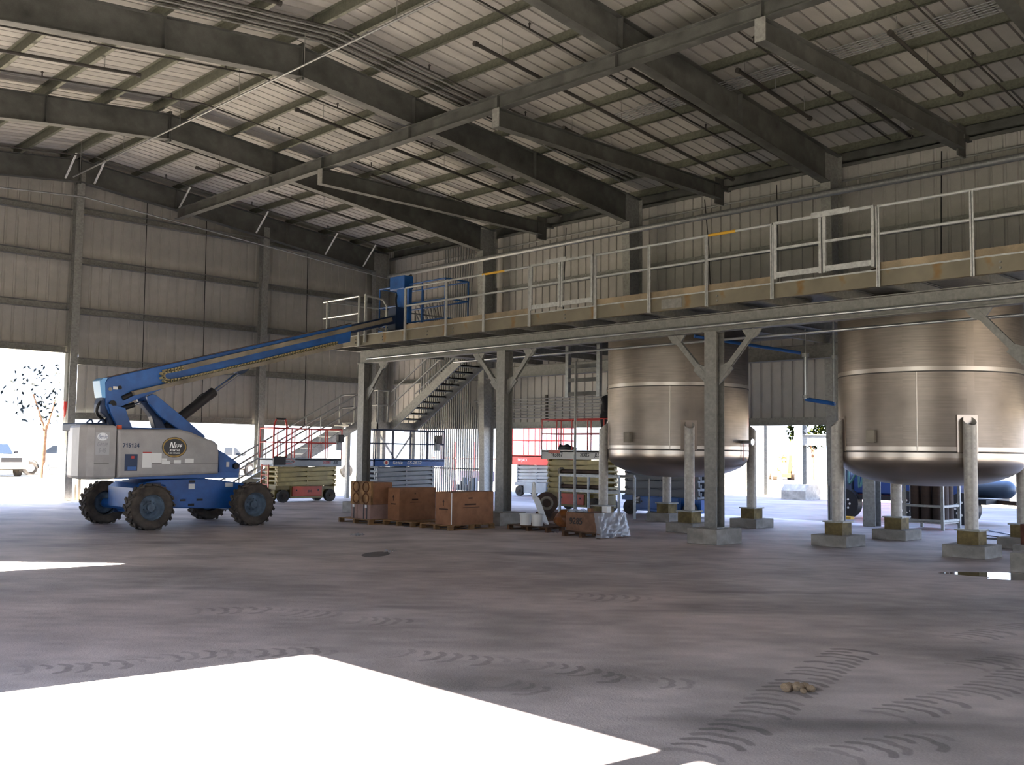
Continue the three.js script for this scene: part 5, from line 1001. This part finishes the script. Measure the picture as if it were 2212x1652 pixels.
{
  const p = at(1690, 1036, { y: -0.06 });
  const t = thing('orange_tractor', 'orange trencher tractor standing in the sun beyond the slab', 'tractor', [p.x, -0.06, p.z], null, 0.7); t.off = V(0, 0, 0);
  nb().rbox(-0.9, 0.9, 0.6, 1.2, -0.5, 0.5, 0.06).rbox(0.5, 1.3, 0.8, 1.7, -0.4, 0.4, 0.06).build('hood', M.tractor, t); nb().bar(V(-1.6, 0.3, 0), V(-0.4, 0.9, 0), 0.25, 0.6).bar(V(-2.1, 1.7, 0.2), V(-1.4, 0.4, 0.2), 0.16, 0.2).build('trencher_boom', M.tractor, t);
  for (const [x, r] of [[-0.7, 0.45], [0.9, 0.6]]) for (const s of [-1, 1]) nb().cyl(V(x, r, s * 0.5), V(x, r, s * 0.8), r, 20).build('wheel', M.rubber, t);
  nb().cyl(V(0.2, 1.2, 0), V(0.2, 1.6, 0), 0.04, 8).add(new THREE.TorusGeometry(0.2, 0.025, 6, 16), M4().makeRotationX(1.1).setPosition(0.2, 1.62, 0)).build('steering_wheel', M.black, t);
  const r = at(1868, 1062, { y: -0.06 }); const rt = thing('red_container', 'red metal container outside past the puddle side tank', 'container', [46, -0.06, -20]);
  nb().rbox(44.6, 47.4, -0.06, 2.6, -23.2, -19.4, 0.05).build('body', M.skyRed, rt); nb().bar(V(44.55, 0.3, -23), V(44.55, 1.5, -20), 0.1, 0.05).build('ramp_edge', M.white, rt);
  const sr = thing('red_stake_rack', 'red upright stake rack seen through the conduits outside', 'rack', [26.5, 0, -30.4]);
  for (const z of [-30.4, -29.2]) nb().box(26.4, 26.5, 0, 2.0, z - 0.05, z + 0.05).build('stake', M.redRail, sr); nb().box(26.4, 26.5, 1.3, 1.35, -31.8, -28).build('cross_bar', M.redRail, sr); nb().box(26.3, 26.6, 0.45, 0.85, -30.5, -28.2).build('side_board', mat(0x6a5a6e, { roughness: 0.6 }), sr);
}
function tree(label, x, z, h, r, hex, seed0, leaves = 900) {
  seed = seed0; const t = thing('tree', label, 'tree', [x, -0.06, z], 'trees outside'); t.off = V(0, 0, 0);
  nb().cyl(V(0, 0, 0), V(0.1, h * 0.45, 0), 0.16, 10, 0.1).cyl(V(0.1, h * 0.4, 0), V(0.5, h * 0.7, 0.2), 0.08, 8, 0.04).cyl(V(0.1, h * 0.4, 0), V(-0.5, h * 0.72, -0.2), 0.08, 8, 0.04).build('trunk', M.oldWood, t);
  const pos = [], nor = [];
  for (let i = 0; i < leaves; i++) {
    const a = rr(0, 6.283), b = Math.acos(rr(-1, 1)), d = r * Math.cbrt(rnd()), c = V(d * Math.sin(b) * Math.cos(a), h * 0.72 + d * 0.75 * Math.cos(b), d * Math.sin(b) * Math.sin(a));
    const u = V(rr(-1, 1), rr(-1, 1), rr(-1, 1)).normalize().multiplyScalar(0.16), w = V(rr(-1, 1), rr(-1, 1), rr(-1, 1)).cross(u).normalize().multiplyScalar(0.07), n = u.clone().cross(w).normalize();
    for (const p of [c.clone().sub(u), c.clone().add(w), c.clone().add(u), c.clone().sub(u), c.clone().add(u), c.clone().sub(w)]) { pos.push(p.x, p.y, p.z); nor.push(n.x, n.y, n.z); }
  }
  const g = new THREE.BufferGeometry(); g.setAttribute('position', new THREE.Float32BufferAttribute(pos, 3)); g.setAttribute('normal', new THREE.Float32BufferAttribute(nor, 3)); g.setAttribute('uv', new THREE.Float32BufferAttribute(new Float32Array(pos.length / 3 * 2), 2));
  const f = mesh('foliage', g, new THREE.MeshPhysicalMaterial({ color: hex, roughness: 0.9, side: THREE.DoubleSide }), t); f.userData.kind = 'stuff';
}
{ const a = at(1755, 1060, { y: -0.06 }); const k = 62 / a.x; tree('olive green tree above the outdoor beam', 62, a.z * k, 4.7, 1.7, 0x6f7a2c, 11); const b = at(88, 1050, { y: -0.06 }); tree('sparse tree beyond the big door, leaves painted near white as if overexposed', b.x * 1.25, b.z * 1.25, 6, 2.2, 0xe2e6d4, 23, 260); }  // second tree: overexposure painted into the leaf colour, bleached almost white

/* ---------- small things on the floor ---------- */
{
  const pl = [[2026, 1237], [2060, 1234.5], [2110, 1236], [2160, 1235.5], [2230, 1240], [2230, 1253], [2180, 1252.5], [2130, 1249], [2140, 1246], [2090, 1243], [2060, 1240]].map(([x, y]) => at(x, y, { y: 0.002 }));
  const s = new THREE.Shape(pl.map((p) => new THREE.Vector2(p.x, -p.z))), g = new THREE.ExtrudeGeometry(s, { depth: 0.002, bevelEnabled: false }); g.rotateX(-Math.PI / 2);
  tag(nb().add(g, M4().makeTranslation(0, 0.001, 0)).build('water_puddle', M.water, scene), 'shallow shiny water puddle on the concrete by the tank by the puddle', 'puddle');
  const c0 = at(1722, 1492, { y: 0 });
  for (const [dx, dz, r] of [[0, 0, 0.042], [0.07, 0.02, 0.035], [-0.06, -0.05, 0.036], [0.02, -0.08, 0.03], [0.12, -0.02, 0.026], [0.05, 0.07, 0.03], [-0.02, 0.06, 0.022]]) {
    const g2 = new THREE.IcosahedronGeometry(r, 2), q = g2.attributes.position; for (let i = 0; i < q.count; i++) { const n = 1 + 0.5 * (vn(q.getX(i) * 60 + dx * 90, q.getZ(i) * 60 + q.getY(i) * 50 + dz * 70) - 0.5); q.setXYZ(i, q.getX(i) * n, q.getY(i) * n * 0.75, q.getZ(i) * n); } g2.computeVertexNormals();
    tag(nb().add(g2, M4().makeTranslation(c0.x + dx, r * 0.62, c0.z + dz)).build('dirt_clod', M.clod, scene), 'small tan dirt clod lying on the tyre track', 'clod', 'dirt clods on the tyre track');
  }
  for (const [px, py, s, l] of [[772, 1158, 0.16, 'crumpled clear plastic scrap near the cartons'], [842, 1195, 0.14, 'crumpled clear plastic scrap beside the oil stain'], [1205, 1153, 0.14, 'crumpled clear plastic scrap beside the wrapped crate']]) {
    const p = at(px, py, { y: 0 }), g2 = new THREE.PlaneGeometry(s * 1.6, s, 8, 6); g2.rotateX(-Math.PI / 2); const q = g2.attributes.position; for (let i = 0; i < q.count; i++) q.setY(i, 0.004 + 0.06 * vn(q.getX(i) * 30 + px, q.getZ(i) * 30)); g2.computeVertexNormals();
    tag(nb().add(g2, M4().makeTranslation(p.x, 0, p.z)).build('plastic_scrap', M.wrap, scene), l, 'scrap', 'plastic scraps on the floor');
  }
}
renderer.render(scene, camera);
